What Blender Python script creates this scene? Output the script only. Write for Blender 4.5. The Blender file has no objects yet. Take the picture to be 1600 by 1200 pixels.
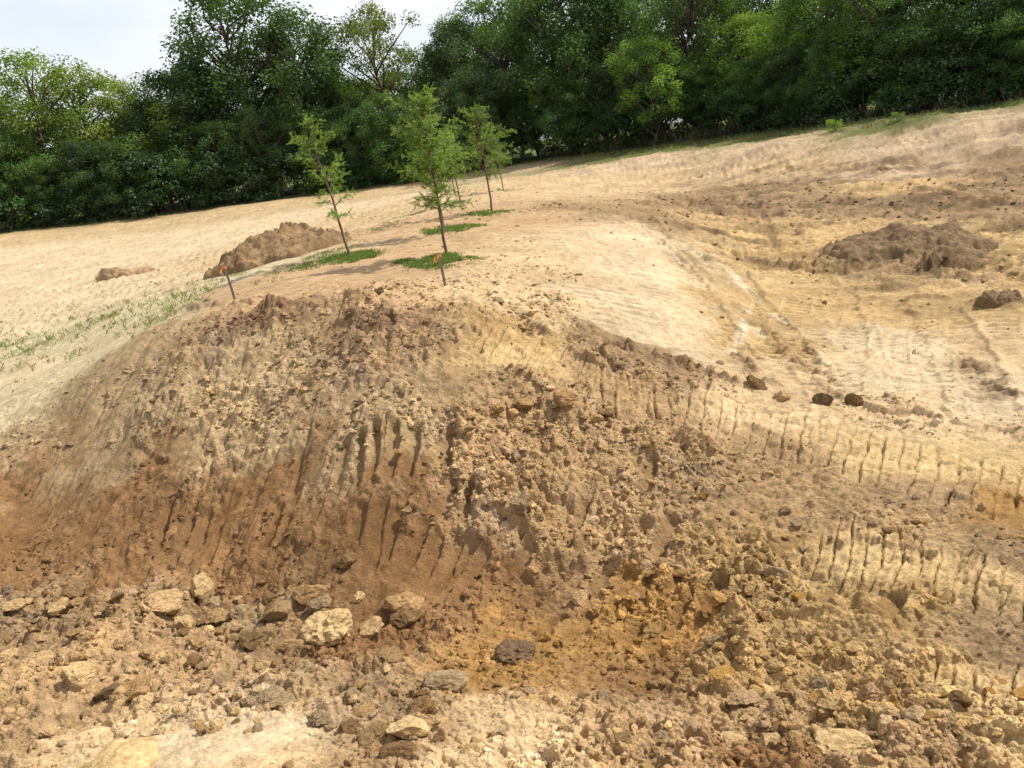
import bpy, math, random
import numpy as np
rng = np.random.default_rng(7); random.seed(7)
S = bpy.context.scene; COL = S.collection

# ---------------- camera, sky, sun, exposure ----------------
FPX = 1250.0; PITCH = math.radians(16.6); ROLL = math.radians(7.5); ZC = 4.2
f_ = np.array([0, math.cos(PITCH), -math.sin(PITCH)]); u0_ = np.array([0, math.sin(PITCH), math.cos(PITCH)]); r0_ = np.array([1., 0, 0])
R_ = math.cos(ROLL)*r0_ - math.sin(ROLL)*u0_; U_ = math.sin(ROLL)*r0_ + math.cos(ROLL)*u0_
cam = bpy.data.cameras.new('camera'); camo = bpy.data.objects.new('camera', cam); COL.objects.link(camo)
cam.sensor_width = 36; cam.lens = FPX/1600*36; cam.clip_start = 0.05; cam.clip_end = 8000
from mathutils import Matrix, Vector
m = Matrix.Identity(4)
for i in range(3):
    m[i][0] = R_[i]; m[i][1] = U_[i]; m[i][2] = -f_[i]
m[2][3] = ZC
camo.matrix_world = m; S.camera = camo

SUN_AZ = math.radians(72); SUN_EL = math.radians(50)      # azimuth clockwise from +Y
w = bpy.data.worlds.new('World'); S.world = w; w.use_nodes = True
nt = w.node_tree; nt.nodes.clear()
def N(nt, t, **k):
    n = nt.nodes.new(t)
    for a, b in k.items(): setattr(n, a, b)
    return n
def L(nt, a, b): nt.links.new(a, b)
out = N(nt, 'ShaderNodeOutputWorld'); bg = N(nt, 'ShaderNodeBackground'); bg.inputs['Strength'].default_value = 0.11
sky = N(nt, 'ShaderNodeTexSky'); sky.sky_type = 'NISHITA'; sky.sun_disc = False
sky.sun_elevation = SUN_EL; sky.sun_rotation = SUN_AZ; sky.air_density = 1.3; sky.dust_density = 2.0; sky.ozone_density = 1.0
tc = N(nt, 'ShaderNodeTexCoord'); mp = N(nt, 'ShaderNodeMapping'); mp.inputs['Scale'].default_value = (1, 1, 4.5)
cn = N(nt, 'ShaderNodeTexNoise'); cn.inputs['Scale'].default_value = 2.2; cn.inputs['Detail'].default_value = 7; cn.inputs['Distortion'].default_value = .5
cr = N(nt, 'ShaderNodeValToRGB'); cr.color_ramp.elements[0].position = .30; cr.color_ramp.elements[0].color = (.52, .52, .52, 1)
cr.color_ramp.elements[1].position = .66; cr.color_ramp.elements[1].color = (.97, .97, .97, 1)
mx = N(nt, 'ShaderNodeMix', data_type='RGBA'); mx.inputs[7].default_value = (6.5, 6.7, 7.15, 1)
L(nt, tc.outputs['Generated'], mp.inputs[0]); L(nt, mp.outputs[0], cn.inputs['Vector']); L(nt, cn.outputs['Fac'], cr.inputs[0])
L(nt, cr.outputs[0], mx.inputs[0]); L(nt, sky.outputs[0], mx.inputs[6]); L(nt, mx.outputs[2], bg.inputs[0]); L(nt, bg.outputs[0], out.inputs[0])
sl = bpy.data.lights.new('sun', 'SUN'); sl.energy = 4.2; sl.angle = math.radians(.6); sl.color = (1, .965, .90)
so = bpy.data.objects.new('sun', sl); COL.objects.link(so)
sd = Vector((math.sin(SUN_AZ)*math.cos(SUN_EL), math.cos(SUN_AZ)*math.cos(SUN_EL), math.sin(SUN_EL)))
so.rotation_euler = sd.to_track_quat('Z', 'Y').to_euler(); so.location = (20, 10, 40)
S.view_settings.view_transform = 'Standard'; S.view_settings.look = 'None'; S.view_settings.gamma = 1
S.view_settings.use_curve_mapping = False; S.view_settings.exposure = 0.52
S.render.engine = 'CYCLES'
S.cycles.max_bounces = 6; S.cycles.diffuse_bounces = 3; S.cycles.transparent_max_bounces = 4

# ---------------- numeric helpers ----------------
def lin(c):
    c = np.asarray(c, float)/255.
    return np.where(c <= .04045, c/12.92, ((c+.055)/1.055)**2.4)
def hsh(ix, iy, seed):
    h = (ix.astype(np.int64)*374761393 + iy.astype(np.int64)*668265263 + seed*1442695041) & 0xffffffff
    h = ((h ^ (h >> 13))*1274126177) & 0xffffffff
    h = ((h ^ (h >> 16))*2246822519) & 0xffffffff
    return h ^ (h >> 15)
def hf(ix, iy, seed): return (hsh(ix, iy, seed) & 0xffffff).astype(np.float32)/16777216.
def vn(x, y, seed=0):
    fx = np.floor(x); fy = np.floor(y); ix = fx.astype(np.int64); iy = fy.astype(np.int64)
    tx = (x-fx).astype(np.float32); ty = (y-fy).astype(np.float32)
    sx = tx*tx*(3-2*tx); sy = ty*ty*(3-2*ty)
    def g(dx, dy):
        a = hf(ix+dx, iy+dy, seed)*6.2831853
        return np.cos(a)*(tx-dx)+np.sin(a)*(ty-dy)
    a = g(0, 0)*(1-sx)+g(1, 0)*sx; b = g(0, 1)*(1-sx)+g(1, 1)*sx
    return (a*(1-sy)+b*sy)*1.5
def fbm(x, y, seed=0, o=4, gain=.5):
    s = 0; a = 1.
    for i in range(o):
        s = s+a*vn(x*2**i+i*17.3, y*2**i-i*9.1, seed+i); a *= gain
    return s
def rubble(x, y, cell, seed):
    """broken clods: the upper envelope of tilted lumps, one per jittered cell"""
    X = x/cell; Y = y/cell; fx = np.floor(X).astype(np.int64); fy = np.floor(Y).astype(np.int64)
    best = np.full(x.shape, -1., np.float32)
    for dx in (-1, 0, 1):
        for dy in (-1, 0, 1):
            cx = fx+dx; cy = fy+dy; h = hsh(cx, cy, seed)
            jx = (h & 1023)/1023.; jy = ((h >> 10) & 1023)/1023.; hh = ((h >> 20) & 255)/255.
            h2 = hsh(cx, cy, seed+77); tx = ((h2 & 255)/255.-.5); ty = (((h2 >> 8) & 255)/255.-.5); el = ((h2 >> 16) & 255)/255.*3.14159
            ex = X-(cx+jx); ey = Y-(cy+jy)
            ce, se = np.cos(el), np.sin(el); px = ex*ce+ey*se; py = -ex*se+ey*ce
            d = np.maximum(np.abs(px)*.8+.25*np.abs(py), np.abs(py)*1.15)
            v = np.minimum((.2+.8*hh*hh)+1.5*(tx*px+ty*py), (.52+.30*hh-d)*2.6)
            best = np.maximum(best, v)
    return np.clip(best, -.25, 1.2)
def sstep(a, b, x):
    t = np.clip((x-a)/(b-a), 0, 1); return t*t*(3-2*t)

# ---------------- lie of the land: (pixel row, metres away, roughness, soil) per column of sight ----------------
PAL = dict(P=(230,205,168), Q=(218,188,146), R=(206,172,132), K=(214,187,154), T=(180,149,110), G=(178,153,117), B=(146,111,75), D=(140,112,86),
           O=(176,136,82), Y=(184,152,104), L=(214,184,134), V=(112,118,62), W=(218,201,163), M=(206,174,124), N=(162,135,102))
CTRL = {
 0: '1200 6.3 .5 T,1080 7.9 .6 T,960 10.2 .6 N,880 11.4 .35 B,780 12.8 .3 B,690 14.5 .3 G,655 15.4 .2 W,600 19 .1 P,560 23 .1 W,500 31 .05 P,450 43 .05 P,400 62 .05 P,370 77 .05 Q,362 82 0 V',
 200: '1200 5.5 .1 P,1150 6.1 .3 Q,1090 6.9 .7 T,1020 8 .7 T,960 9 .7 N,880 10 .35 B,780 11.1 .35 B,680 12.3 .4 G,600 13.4 .4 G,545 14.3 .3 G,530 15.5 .05 W,500 20 .1 W,450 30 .05 P,400 45 .05 P,350 76 .05 Q,340 82 0 V',
 400: '1200 4.7 .3 Q,1150 5.2 .15 P,1090 6.1 .7 T,970 8 .8 N,880 8.9 .4 B,780 9.8 .4 B,680 10.8 .5 G,600 11.7 .6 G,540 12.4 .6 G,490 13.4 .5 D,476 14 .03 R,440 17.5 .03 R,425 20 .1 W,400 32 .05 Q,350 55 .04 P,320 75 .05 Q,313 82 0 V',
 600: '1200 4.4 .6 T,1140 5 .5 T,1090 5.6 .7 N,1000 6.9 .6 B,900 7.8 .2 B,850 8.15 .2 B,770 8.7 .35 B,700 9.3 .6 G,620 10.2 .6 G,560 11 .7 N,510 11.6 .7 D,470 12.8 .4 R,430 15.5 .03 R,400 18.7 .03 R,357 26 .05 R,340 38 .04 Q,315 55 .04 P,296 75 .05 Q,287 82 0 V',
 800: '1200 4.1 .5 Q,1120 5 .3 Q,1060 5.8 .4 O,1010 6.5 .3 O,920 7.5 .3 B,850 7.9 .5 T,780 8.6 .8 T,700 9.4 .9 T,620 10.3 .8 T,560 11.1 .3 L,510 11.9 .3 Y,470 12.9 .4 Q,430 14.8 .3 Q,400 16.8 .25 Q,350 23 .05 R,300 37 .06 Q,285 50 .05 Q,262 76 .05 K,254 80 0 V',
 1000: '1200 4.2 .6 T,1120 5 .6 T,1060 5.9 .5 B,1020 6.3 .5 O,950 7 .9 O,850 8 .9 T,780 8.7 .8 T,700 9.6 .6 T,620 10.6 .5 T,570 11.4 .5 N,545 12 .4 N,520 12.8 .05 P,480 14 .03 P,420 17 .03 P,370 21 .03 P,335 26 .5 N,300 45 .1 Q,285 50 .1 Q,250 56 .05 K,243 64 0 V,228 75 0 V',
 1200: '1200 4.2 .6 B,1120 5 .7 T,1060 5.6 .8 Y,960 6.8 .9 Y,850 7.9 .7 Y,780 8.7 .5 T,720 9.5 .3 T,665 10.4 .4 Q,600 12 .2 Q,540 14 .12 M,480 17 .12 M,420 21.5 .35 M,370 27 .4 M,320 35 .55 N,290 42 .5 N,270 47 .1 Q,225 53 .05 K,216 58 0 V,203 70 0 V',
 1400: '1200 4.3 .7 T,1130 4.9 .7 Y,1060 5.7 .9 Y,960 6.6 .6 Y,880 7.4 .25 L,820 8.2 .45 T,770 8.8 .2 N,720 9.6 .2 L,650 11 .4 Q,600 12.3 .1 P,540 14.5 .12 P,480 17.5 .2 M,420 21.5 .55 N,370 27 .45 M,320 34 .5 N,290 39 .5 M,270 43 .1 K,220 48 .05 K,196 52 0 V,183 62 0 V',
 1600: '1200 4.6 .5 L,1100 5.6 .3 L,1000 6.5 .3 N,930 7.1 .25 L,880 7.6 .3 N,800 8.7 .1 O,740 9.6 .2 L,680 10.6 .2 Q,620 12.2 .1 P,540 14.8 .1 Q,480 17.7 .2 M,400 23 .4 M,340 30 .5 N,290 38 .5 N,250 44 .3 N,215 47 .1 K,175 50 .05 K,164 55 0 V,155 62 0 V'}
def ray(u, v):
    d = f_ + ((u-800)/FPX)*R_ - ((v-600)/FPX)*U_; h = math.hypot(d[0], d[1])
    return math.atan2(d[0], d[1]), -d[2]/h
pts = []
for u, s in CTRL.items():
    for row in s.split(','):
        v, r, q, c = row.split(); az, t = ray(u, float(v)); r = float(r)
        pts.append((az, math.log(r), ZC-r*t, float(q), *lin(PAL[c])))
ext = []
for p in pts:                                     # carry the two outer columns of the land outwards
    for u, sgn in ((0, -1), (1600, 1)):
        pass
edgeL = [p for p in pts if p[0] < -.46]; edgeR = [p for p in pts if p[0] > .56]
for E, a in ((edgeL, -.25), (edgeL, -.6), (edgeR, .25), (edgeR, .6)):
    ext += [(p[0]+a,)+p[1:] for p in E]
for a in np.linspace(-1.3, 1.3, 14):
    ext.append((a, math.log(2.6), 1.65, .4, *lin(PAL['Q']))); ext.append((a, 0., 2.55, .3, *lin(PAL['Q'])))
    ext.append((a, math.log(115), 2.6, 0, *lin(PAL['V'])))
    ext.append((a, math.log(95), 2.5, 0, *lin(PAL['V'])))
PT = np.array(pts+ext)
def U2(d): return np.where(d > 1e-12, .5*d*np.log(d+1e-20), 0)
X2 = PT[:, :2]; D2 = ((X2[:, None]-X2[None])**2).sum(2); n = len(PT)
A = np.zeros((n+3, n+3)); A[:n, :n] = U2(D2)+np.eye(n)*2e-4; A[:n, n] = 1; A[:n, n+1:] = X2; A[n, :n] = 1; A[n+1:, :n] = X2.T
sol = np.linalg.solve(A, np.concatenate([PT[:, 2], np.zeros(3)]))
NA, NR = 420, 380; TA = np.linspace(-1.35, 1.35, NA); TR = np.linspace(-.2, math.log(120), NR)
ga, gr = np.meshgrid(TA, TR, indexing='ij'); G = np.stack([ga.ravel(), gr.ravel()], 1)
dd = (G[:, None, 0]-X2[None, :, 0])**2+(G[:, None, 1]-X2[None, :, 1])**2
ZT = (U2(dd)@sol[:n]+sol[n]+G@sol[n+1:]).reshape(NA, NR)
WT = 1/(dd+4e-4)**2.2; WT /= WT.sum(1, keepdims=True)
AT = (WT@PT[:, 3:7]).reshape(NA, NR, 4); del dd, WT
def tab(T, az, lr):
    a = np.clip((az-TA[0])/(TA[1]-TA[0]), 0, NA-1.001); b = np.clip((lr-TR[0])/(TR[1]-TR[0]), 0, NR-1.001)
    i = a.astype(int); j = b.astype(int); fa = a-i; fb = b-j
    if T.ndim == 3: fa = fa[..., None]; fb = fb[..., None]
    return T[i, j]*(1-fa)*(1-fb)+T[i+1, j]*fa*(1-fb)+T[i, j+1]*(1-fa)*fb+T[i+1, j+1]*fa*fb
def base(x, y):
    r = np.hypot(x, y)+1e-6; return tab(ZT, np.arctan2(x, y), np.log(r))
rr_ = np.geomspace(2.5, 110, 2500)
def hit(u, v):
    """point of the land seen along one line of sight"""
    az, t = ray(u, v); z = base(rr_*math.sin(az), rr_*math.cos(az))
    k = np.argmax(ZC-rr_*t <= z); r = rr_[k] if k else 80.
    return np.array([r*math.sin(az), r*math.cos(az), z[k] if k else 2.3])

# ---------------- ground sheet (finer towards the standpoint of the path) ----------------
azd = np.radians(np.linspace(-47, 47, 885)); azc = np.radians(np.linspace(47, 313, 62))[1:-1]
AZ = np.concatenate([azd, azc]); RR = np.concatenate([np.geomspace(.02, 2.9, 11), np.geomspace(3.0, 4.0, 60)[:-1], np.geomspace(4.0, 14.8, 710)[:-1], np.geomspace(14.8, 26, 170)[:-1], np.geomspace(26, 60, 135)[:-1], np.geomspace(60, 104, 55), np.geomspace(112, 4000, 16)])
na, nr = len(AZ), len(RR)
ga, gr = np.meshgrid(AZ, RR, indexing='ij'); gx = gr*np.sin(ga); gy = gr*np.cos(ga)
azw = np.where(ga > math.pi, ga-2*math.pi, ga)
lr = np.log(gr)
gz = tab(ZT, azw, lr)
bl = sstep(1.2, 1.9, np.abs(azw)); gz = gz*(1-bl)+1.6*bl
bl = sstep(100, 125, gr); gz = gz*(1-bl)+2.5*bl
# ragged borders between soils
wx = fbm(gx*1.1, gy*1.1, 3, 5, .6)*.38*np.minimum(gr/9, 2.); wy = fbm(gx*1.1+40, gy*1.1, 9, 5, .6)*.38*np.minimum(gr/9, 2.)
qx = gx+wx; qy = gy+wy; qr = np.hypot(qx, qy)
AA = tab(AT, np.arctan2(qx, qy), np.log(qr+1e-6)); rough = AA[..., 0].copy(); col = AA[..., 1:4].copy()
bh = np.abs(azw) > 1.3; rough[bh] = .2; col[bh] = lin(PAL['Q'])
far = gr > 100; col[far] = lin(PAL['V'])
near = sstep(60, 20, gr)
# lumps that come and go
pat = fbm(gx*.55, gy*.55, 21, 4)
rough = np.clip(rough*(1+.55*pat), 0, 1.1)
groove = np.zeros_like(gz); smooth = np.zeros_like(gz); dz = np.zeros_like(gz)
moist = np.zeros_like(gz)
def seg_local(p, q, wid):
    """indices and local (along, across) metres for a straight stretch on the ground"""
    p = np.asarray(p[:2]); q = np.asarray(q[:2]); d = q-p; ln = np.hypot(*d); d = d/ln
    mnx, mxx = min(p[0], q[0])-wid, max(p[0], q[0])+wid; mny, mxy = min(p[1], q[1])-wid, max(p[1], q[1])+wid
    I = np.nonzero((gx > mnx) & (gx < mxx) & (gy > mny) & (gy < mxy))
    ex = gx[I]-p[0]; ey = gy[I]-p[1]; return I, ex*d[0]+ey*d[1], -ex*d[1]+ey*d[0], ln
def track(path, half, pitch, depth, lay=.03, flat=.85, seed=0, pale=.12, pads=True, radial=False, whole=.25):
    P = [hit(*p) if len(p) == 2 else np.array(p) for p in path]; s0 = 0
    for a, b in zip(P[:-1], P[1:]):
        I, s, l, ln = seg_local(a, b, half*1.5)
        jig = fbm(gx[I]*2.2, gy[I]*2.2, 60+seed, 3)*.07
        l2 = l+jig*1.3
        inn = sstep(half+.05, half-.02, np.abs(l2))*(s > -.0)*(s <= ln)
        sk = 0.
        if radial:
            mid_ = (a[:2]+b[:2])/2; e_ = mid_/np.hypot(*mid_)+np.array([.10, 0]); dd_ = (b[:2]-a[:2])/ln; nl_ = np.array([-dd_[1], dd_[0]]); sk = -float(e_@dd_)/float(e_@nl_)
        ph = ((s+s0+jig*.45+l*(.12 if not radial else sk))/pitch) % 1.
        g = np.exp(-((ph-.5)/.10)**2)                      # grouser slot
        c = np.exp(-((ph-.68)/.10)**2)*.5                  # crumb ridge thrown up beside it
        brk = sstep(-.55, .15, fbm(gx[I]*1.6, gy[I]*1.6, 90+seed, 3)+whole)
        crk = np.abs(fbm(gx[I]*6, gy[I]*6, 95+seed, 3)); pads_ = np.exp(-(crk/.05)**2)*.25*(depth > .05)
        padn = hf(np.floor((s+s0)/pitch).astype(np.int64), np.floor(l2/(half*.55)).astype(np.int64), seed+5)
        slot = np.floor((s+s0)/pitch).astype(np.int64); vs = .35+.8*hf(slot, slot*0, seed+7); vl = sstep(-.6, .1, fbm(gx[I]*2.5+seed, gy[I]*2.5, 96+seed, 3)+.1)
        saw = (ph-.5) % 1.; g = g*vs*(.25+.75*vl); tip = (hf(slot, slot*0+1, seed+8)-.5)
        h = (-g+c*vs+.6*(saw-.5)-pads_*1.3+tip*.6*l2/half+(padn-.5)*.5+.35*fbm(gx[I]*7, gy[I]*7, 99+seed, 3))*depth+(padn-.5)*depth*.7*pads
        lip = np.exp(-((np.abs(l2)-half-.05)/.05)**2)*depth*(.8 if lay > 0 else .0)
        dz[I] += (h*inn*brk-lay*inn+lip*(s > 0)*(s <= ln)*brk)
        smooth[I] = np.maximum(smooth[I], inn*flat*(.4+.6*brk))
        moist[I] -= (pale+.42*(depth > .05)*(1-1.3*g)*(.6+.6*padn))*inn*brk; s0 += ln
def tooth(p, q, wid=.055, depth=.07, br=.7):
    a = hit(*p); b = hit(*q); I, s, l, ln = seg_local(a, b, wid*3.5); wid *= random.uniform(.8, 1.4); depth *= random.uniform(.3, .8)
    l = l+random.uniform(-.05, .05)*np.sin(np.clip(s/ln, 0, 1)*3.14)
    l = l+fbm(gx[I]*3, gy[I]*3, 31, 2)*.02
    t = np.clip(s/ln, 0, 1); along = sstep(-.02, .12, s/ln)*sstep(1.1, .85, s/ln)
    k = np.exp(-(l/wid)**2*1.2); tt = np.clip((l+wid*1.5)/(wid*2.5), 0, 1); hgt = -depth*1.15*tt**1.4*sstep(wid+.022, wid-.004, l+fbm(gx[I]*9, gy[I]*9, 32, 2)*.012)+np.exp(-((l-wid-.03)/.03)**2)*depth*.25
    dz[I] += hgt*along; m_ = np.exp(-(l/(wid*1.3))**4)*along
    smooth[I] = np.maximum(smooth[I], m_); moist[I] += br*m_*.55

# excavator track prints on the near bank
track([(735, 520), (830, 560), (930, 610)], .48, .17, .065, -.015, .85, 1, .1, whole=.5)
track([(1060, 640), (1150, 665), (1280, 690), (1440, 735), (1610, 785)], .60, .21, .052, -.02, .8, 2, .1, radial=True, whole=.6)
track([(930, 610), (1060, 640)], .4, .18, .06, -.01, .7, 22, .1, whole=.1)
track([(1270, 845), (1390, 880), (1500, 905), (1620, 935)], .47, .17, .065, -.03, .8, 3, .08, radial=True, whole=.6)
track([(1340, 645), (1470, 660), (1620, 690)], .2, .2, .04, .02, .7, 4, .1)
track([(1470, 1080), (1560, 1085), (1640, 1100)], .42, .12, .055, -.02, .8, 6, .05, radial=True, whole=.5)
# prints running away over the graded ground
track([(1300, 625), (1330, 540), (1310, 450)], .3, .19, .03, .02, .9, 7, .1)
track([(1440, 640), (1420, 540), (1390, 470)], .3, .19, .03, .02, .9, 8, .05)
track([(1215, 600), (1180, 500), (1090, 400), (1010, 350)], .28, .19, .02, .012, .9, 9, -.0)
track([(1560, 640), (1520, 550), (1480, 480)], .25, .19, .03, .03, .7, 10, -.1)
for k in range(7):
    track([(900+k*34, 345+k*3), (935+k*38, 430+k*8), (960+k*42, 515+k*13)], .27, .18, .012, .0, .6, 12+k, .02)
# long prints on the far field and the far bank
for k, (ua, va, ub, vb) in enumerate([(0, 385, 600, 300), (0, 398, 620, 316), (0, 425, 560, 345), (0, 470, 380, 405), (0, 520, 330, 440), (60, 410, 560, 335),
        (620, 300, 800, 282), (560, 330, 740, 292), (820, 278, 1250, 243), (830, 268, 1300, 226), (850, 290, 1240, 262), (860, 300, 1200, 285), (900, 262, 1500, 196), (1000, 283, 1600, 205), (1240, 245, 1600, 190), (870, 283, 1300, 250)]):
    mid = [(ua+(ub-ua)*t, va+(vb-va)*t) for t in (0, .33, .66, 1)]
    P = [hit(*p) for p in mid]
    track([tuple(p) for p in P], .34, .34, .07, .03, .8, 30+k, .08)
# ruts in the muddy part
for a in ([(1120, 300), (1170, 335), (1200, 380)], [(1165, 300), (1195, 345), (1215, 390)], [(1250, 330), (1400, 330), (1560, 390)], [(1480, 290), (1540, 305), (1600, 320)],
          [(1130, 400), (1250, 425), (1400, 425)], [(1010, 360), (1090, 440), (1170, 560)], [(1140, 410), (1215, 500), (1290, 600)]):
    track(a, .16, .22, .03, .035, .3, 50+len(a), -.12)
# bucket teeth scrapes
for p in [(545, 690, 528, 760), (567, 680, 556, 770), (590, 670, 578, 752), (617, 672, 604, 750), (650, 670, 636, 745), (712, 682, 700, 742), (720, 755, 686, 812), (742, 758, 716, 822),
          (566, 790, 554, 850), (600, 785, 574, 900), (626, 795, 594, 880), (470, 700, 455, 780),
          (672, 815, 612, 915), (692, 832, 642, 925), (718, 838, 664, 932), (742, 842, 684, 940), (762, 855, 712, 945),
          (270, 785, 248, 862), (300, 800, 270, 880), (326, 795, 294, 882), (352, 798, 318, 885), (400, 742, 345, 818), (372, 770, 330, 840), (304, 678, 272, 728), (405, 668, 378, 704), (205, 700, 262, 732),
          (440, 790, 410, 870), (470, 760, 440, 850), (505, 775, 470, 850), (180, 780, 120, 860), (120, 760, 60, 840), (70, 800, 20, 870), (220, 800, 180, 880),
          (915, 782, 880, 862), (925, 838, 898, 884), (832, 855, 803, 902), (958, 892, 924, 935), (992, 898, 962, 944), (1022, 908, 998, 955), (1060, 818, 1022, 885),
          (1020, 718, 1000, 785), (1248, 832, 1200, 876), (1316, 908, 1280, 946), (1060, 905, 1030, 945), (1085, 925, 1050, 975), (1130, 915, 1100, 965),
          (1062, 972, 1012, 1020), (886, 968, 852, 992), (925, 962, 885, 1002), (1122, 938, 1090, 985), (1370, 912, 1330, 940), (1400, 935, 1368, 975), (1150, 990, 1120, 1030), (1010, 985, 970, 1010)]:
    tooth(p[:2], p[2:], .06 if p[0] > 640 or p[1] > 780 else .05, .10 if p[0] > 780 else .075)
# torn top lip of the cut on both sides of the crest
a1, a2 = hit(300, 690), hit(262, 760); dv = (a2-a1)[:2]; dv /= np.hypot(*dv)
al = gx*dv[0]+gy*dv[1]; ac = -gx*dv[1]+gy*dv[0]
left = sstep(-.02, -.18, azw)*sstep(15.5, 13, gr)*sstep(8.2, 9.4, gr)
st = fbm(ac*4.5+.6*fbm(al*.8, ac*.8, 70, 2), al*.55, 71, 4, .6)*sstep(-.5, .3, fbm(gx*.9, gy*.9, 72, 3)+.1)
dz += left*st*.055
rough *= 1-.45*left*sstep(.0, .5, st)
moist += left*st*.22
rb = rough*(1-.7*smooth)
sm = np.clip(rb, 0, 1)
big = fbm(gx*.9, gy*.9, 5, 4)*.10*np.minimum(1, sm*1.6)+fbm(gx*3, gy*3, 6, 3)*.028*(.25+sm)
r1 = rubble(gx+wx*.3, gy+wy*.3, .27, 101); r2 = rubble(gx+wx*.2, gy, .125, 202); r3 = rubble(gx, gy, .062, 303); r4 = rubble(gx, gy, .6, 404)
amt = sstep(.03, .8, sm)
sel1 = sstep(.0, .45, fbm(gx*1.3, gy*1.3, 44, 3)+.2); sel2 = .35+.65*sstep(-.3, .3, fbm(gx*2.1, gy*2.1, 45, 3))
rub = (r4*.13*sstep(.35, .9, sm)*sel1+r1*.11*sel1*amt**1.2+r2*.078*sel2*amt**.8+r3*.046*amt**.5)
rub = rub*near+r4*.16*amt*sel1*(1-near)*sstep(.12, .3, sm)
r5 = rubble(gx, gy, .034, 505)
fine = (r5*.020*amt**.5*sstep(16, 10, gr)+fbm(gx*11, gy*11, 8, 4, .62)*.012*(.3+amt)+np.abs(fbm(gx*5, gy*5, 18, 3))*-.03*amt)*sstep(30, 12, gr)*(1-.5*smooth)
ink = sstep(3.2, 4.0, gr)*.7+.3
gz2 = gz+big*ink+rub*ink+dz+fine
pit = sstep(.12, .28, azw)*sstep(17, 22, gr)*sstep(52, 44, gr); rg = fbm(gx*.16+.3*wx, gy*.75+gx*.12, 93, 4, .6)
gz2 += pit*(np.abs(rg)*-.26+.06+.08*fbm(gx*.5, gy*.5, 94, 4)+rubble(gx, gy, .5, 606)*.08*sstep(.0, .5, fbm(gx*.4, gy*.7, 96, 4))+rubble(gx, gy, .3, 607)*.05*sstep(-.1, .4, fbm(gx*.4, gy*.7, 96, 4)))
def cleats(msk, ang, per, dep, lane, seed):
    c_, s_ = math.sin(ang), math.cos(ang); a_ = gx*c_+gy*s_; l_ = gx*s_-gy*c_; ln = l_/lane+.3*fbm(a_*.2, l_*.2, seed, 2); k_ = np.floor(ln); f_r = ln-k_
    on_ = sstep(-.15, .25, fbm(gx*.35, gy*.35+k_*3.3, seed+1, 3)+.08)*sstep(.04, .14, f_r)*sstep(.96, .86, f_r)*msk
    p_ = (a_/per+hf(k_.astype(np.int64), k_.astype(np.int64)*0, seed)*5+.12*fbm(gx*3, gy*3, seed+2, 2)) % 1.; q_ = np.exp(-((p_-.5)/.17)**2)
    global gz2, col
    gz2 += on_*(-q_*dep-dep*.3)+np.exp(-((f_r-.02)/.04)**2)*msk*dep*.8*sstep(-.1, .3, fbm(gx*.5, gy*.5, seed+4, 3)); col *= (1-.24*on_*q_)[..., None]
flat_ = sstep(.10, .04, AA[..., 0]-.12)
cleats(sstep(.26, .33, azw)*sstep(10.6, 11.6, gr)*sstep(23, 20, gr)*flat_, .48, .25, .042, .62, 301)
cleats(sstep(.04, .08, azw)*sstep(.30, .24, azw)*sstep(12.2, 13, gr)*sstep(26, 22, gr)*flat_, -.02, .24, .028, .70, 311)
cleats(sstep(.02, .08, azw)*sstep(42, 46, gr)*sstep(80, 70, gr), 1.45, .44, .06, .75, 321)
def windrow(path, wid, amp, tint=None, mix=.5, cellsz=.2, seed=0):
    P = [hit(*p) for p in path]
    for a, b in zip(P[:-1], P[1:]):
        I, s_, l_, ln = seg_local(a, b, wid*2.2); X_ = gx[I]; Y_ = gy[I]
        l_ = l_+fbm(X_*.9, Y_*.9, 401+seed, 3)*wid*.7; k_ = np.exp(-(l_/wid)**2)*sstep(-wid, 0, s_)*sstep(ln+wid, ln, s_); k_ *= sstep(-.35, .2, fbm(X_*1.5, Y_*1.5, 411+seed, 4, .6)+.12)
        if amp and P[0][1] > 24: amp = amp*.45
        if amp: gz2[I] += k_*(rubble(X_, Y_, cellsz, 421+seed)*amp+rubble(X_, Y_, cellsz*.5, 431+seed)*amp*.5+amp*.25)
        if tint: kk_ = (k_*mix)[:, None]; col[I] = col[I]*(1-kk_)+kk_*lin(tint)
DK = (138, 110, 80); BR = (160, 128, 90); WH = (246, 228, 196)
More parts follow.
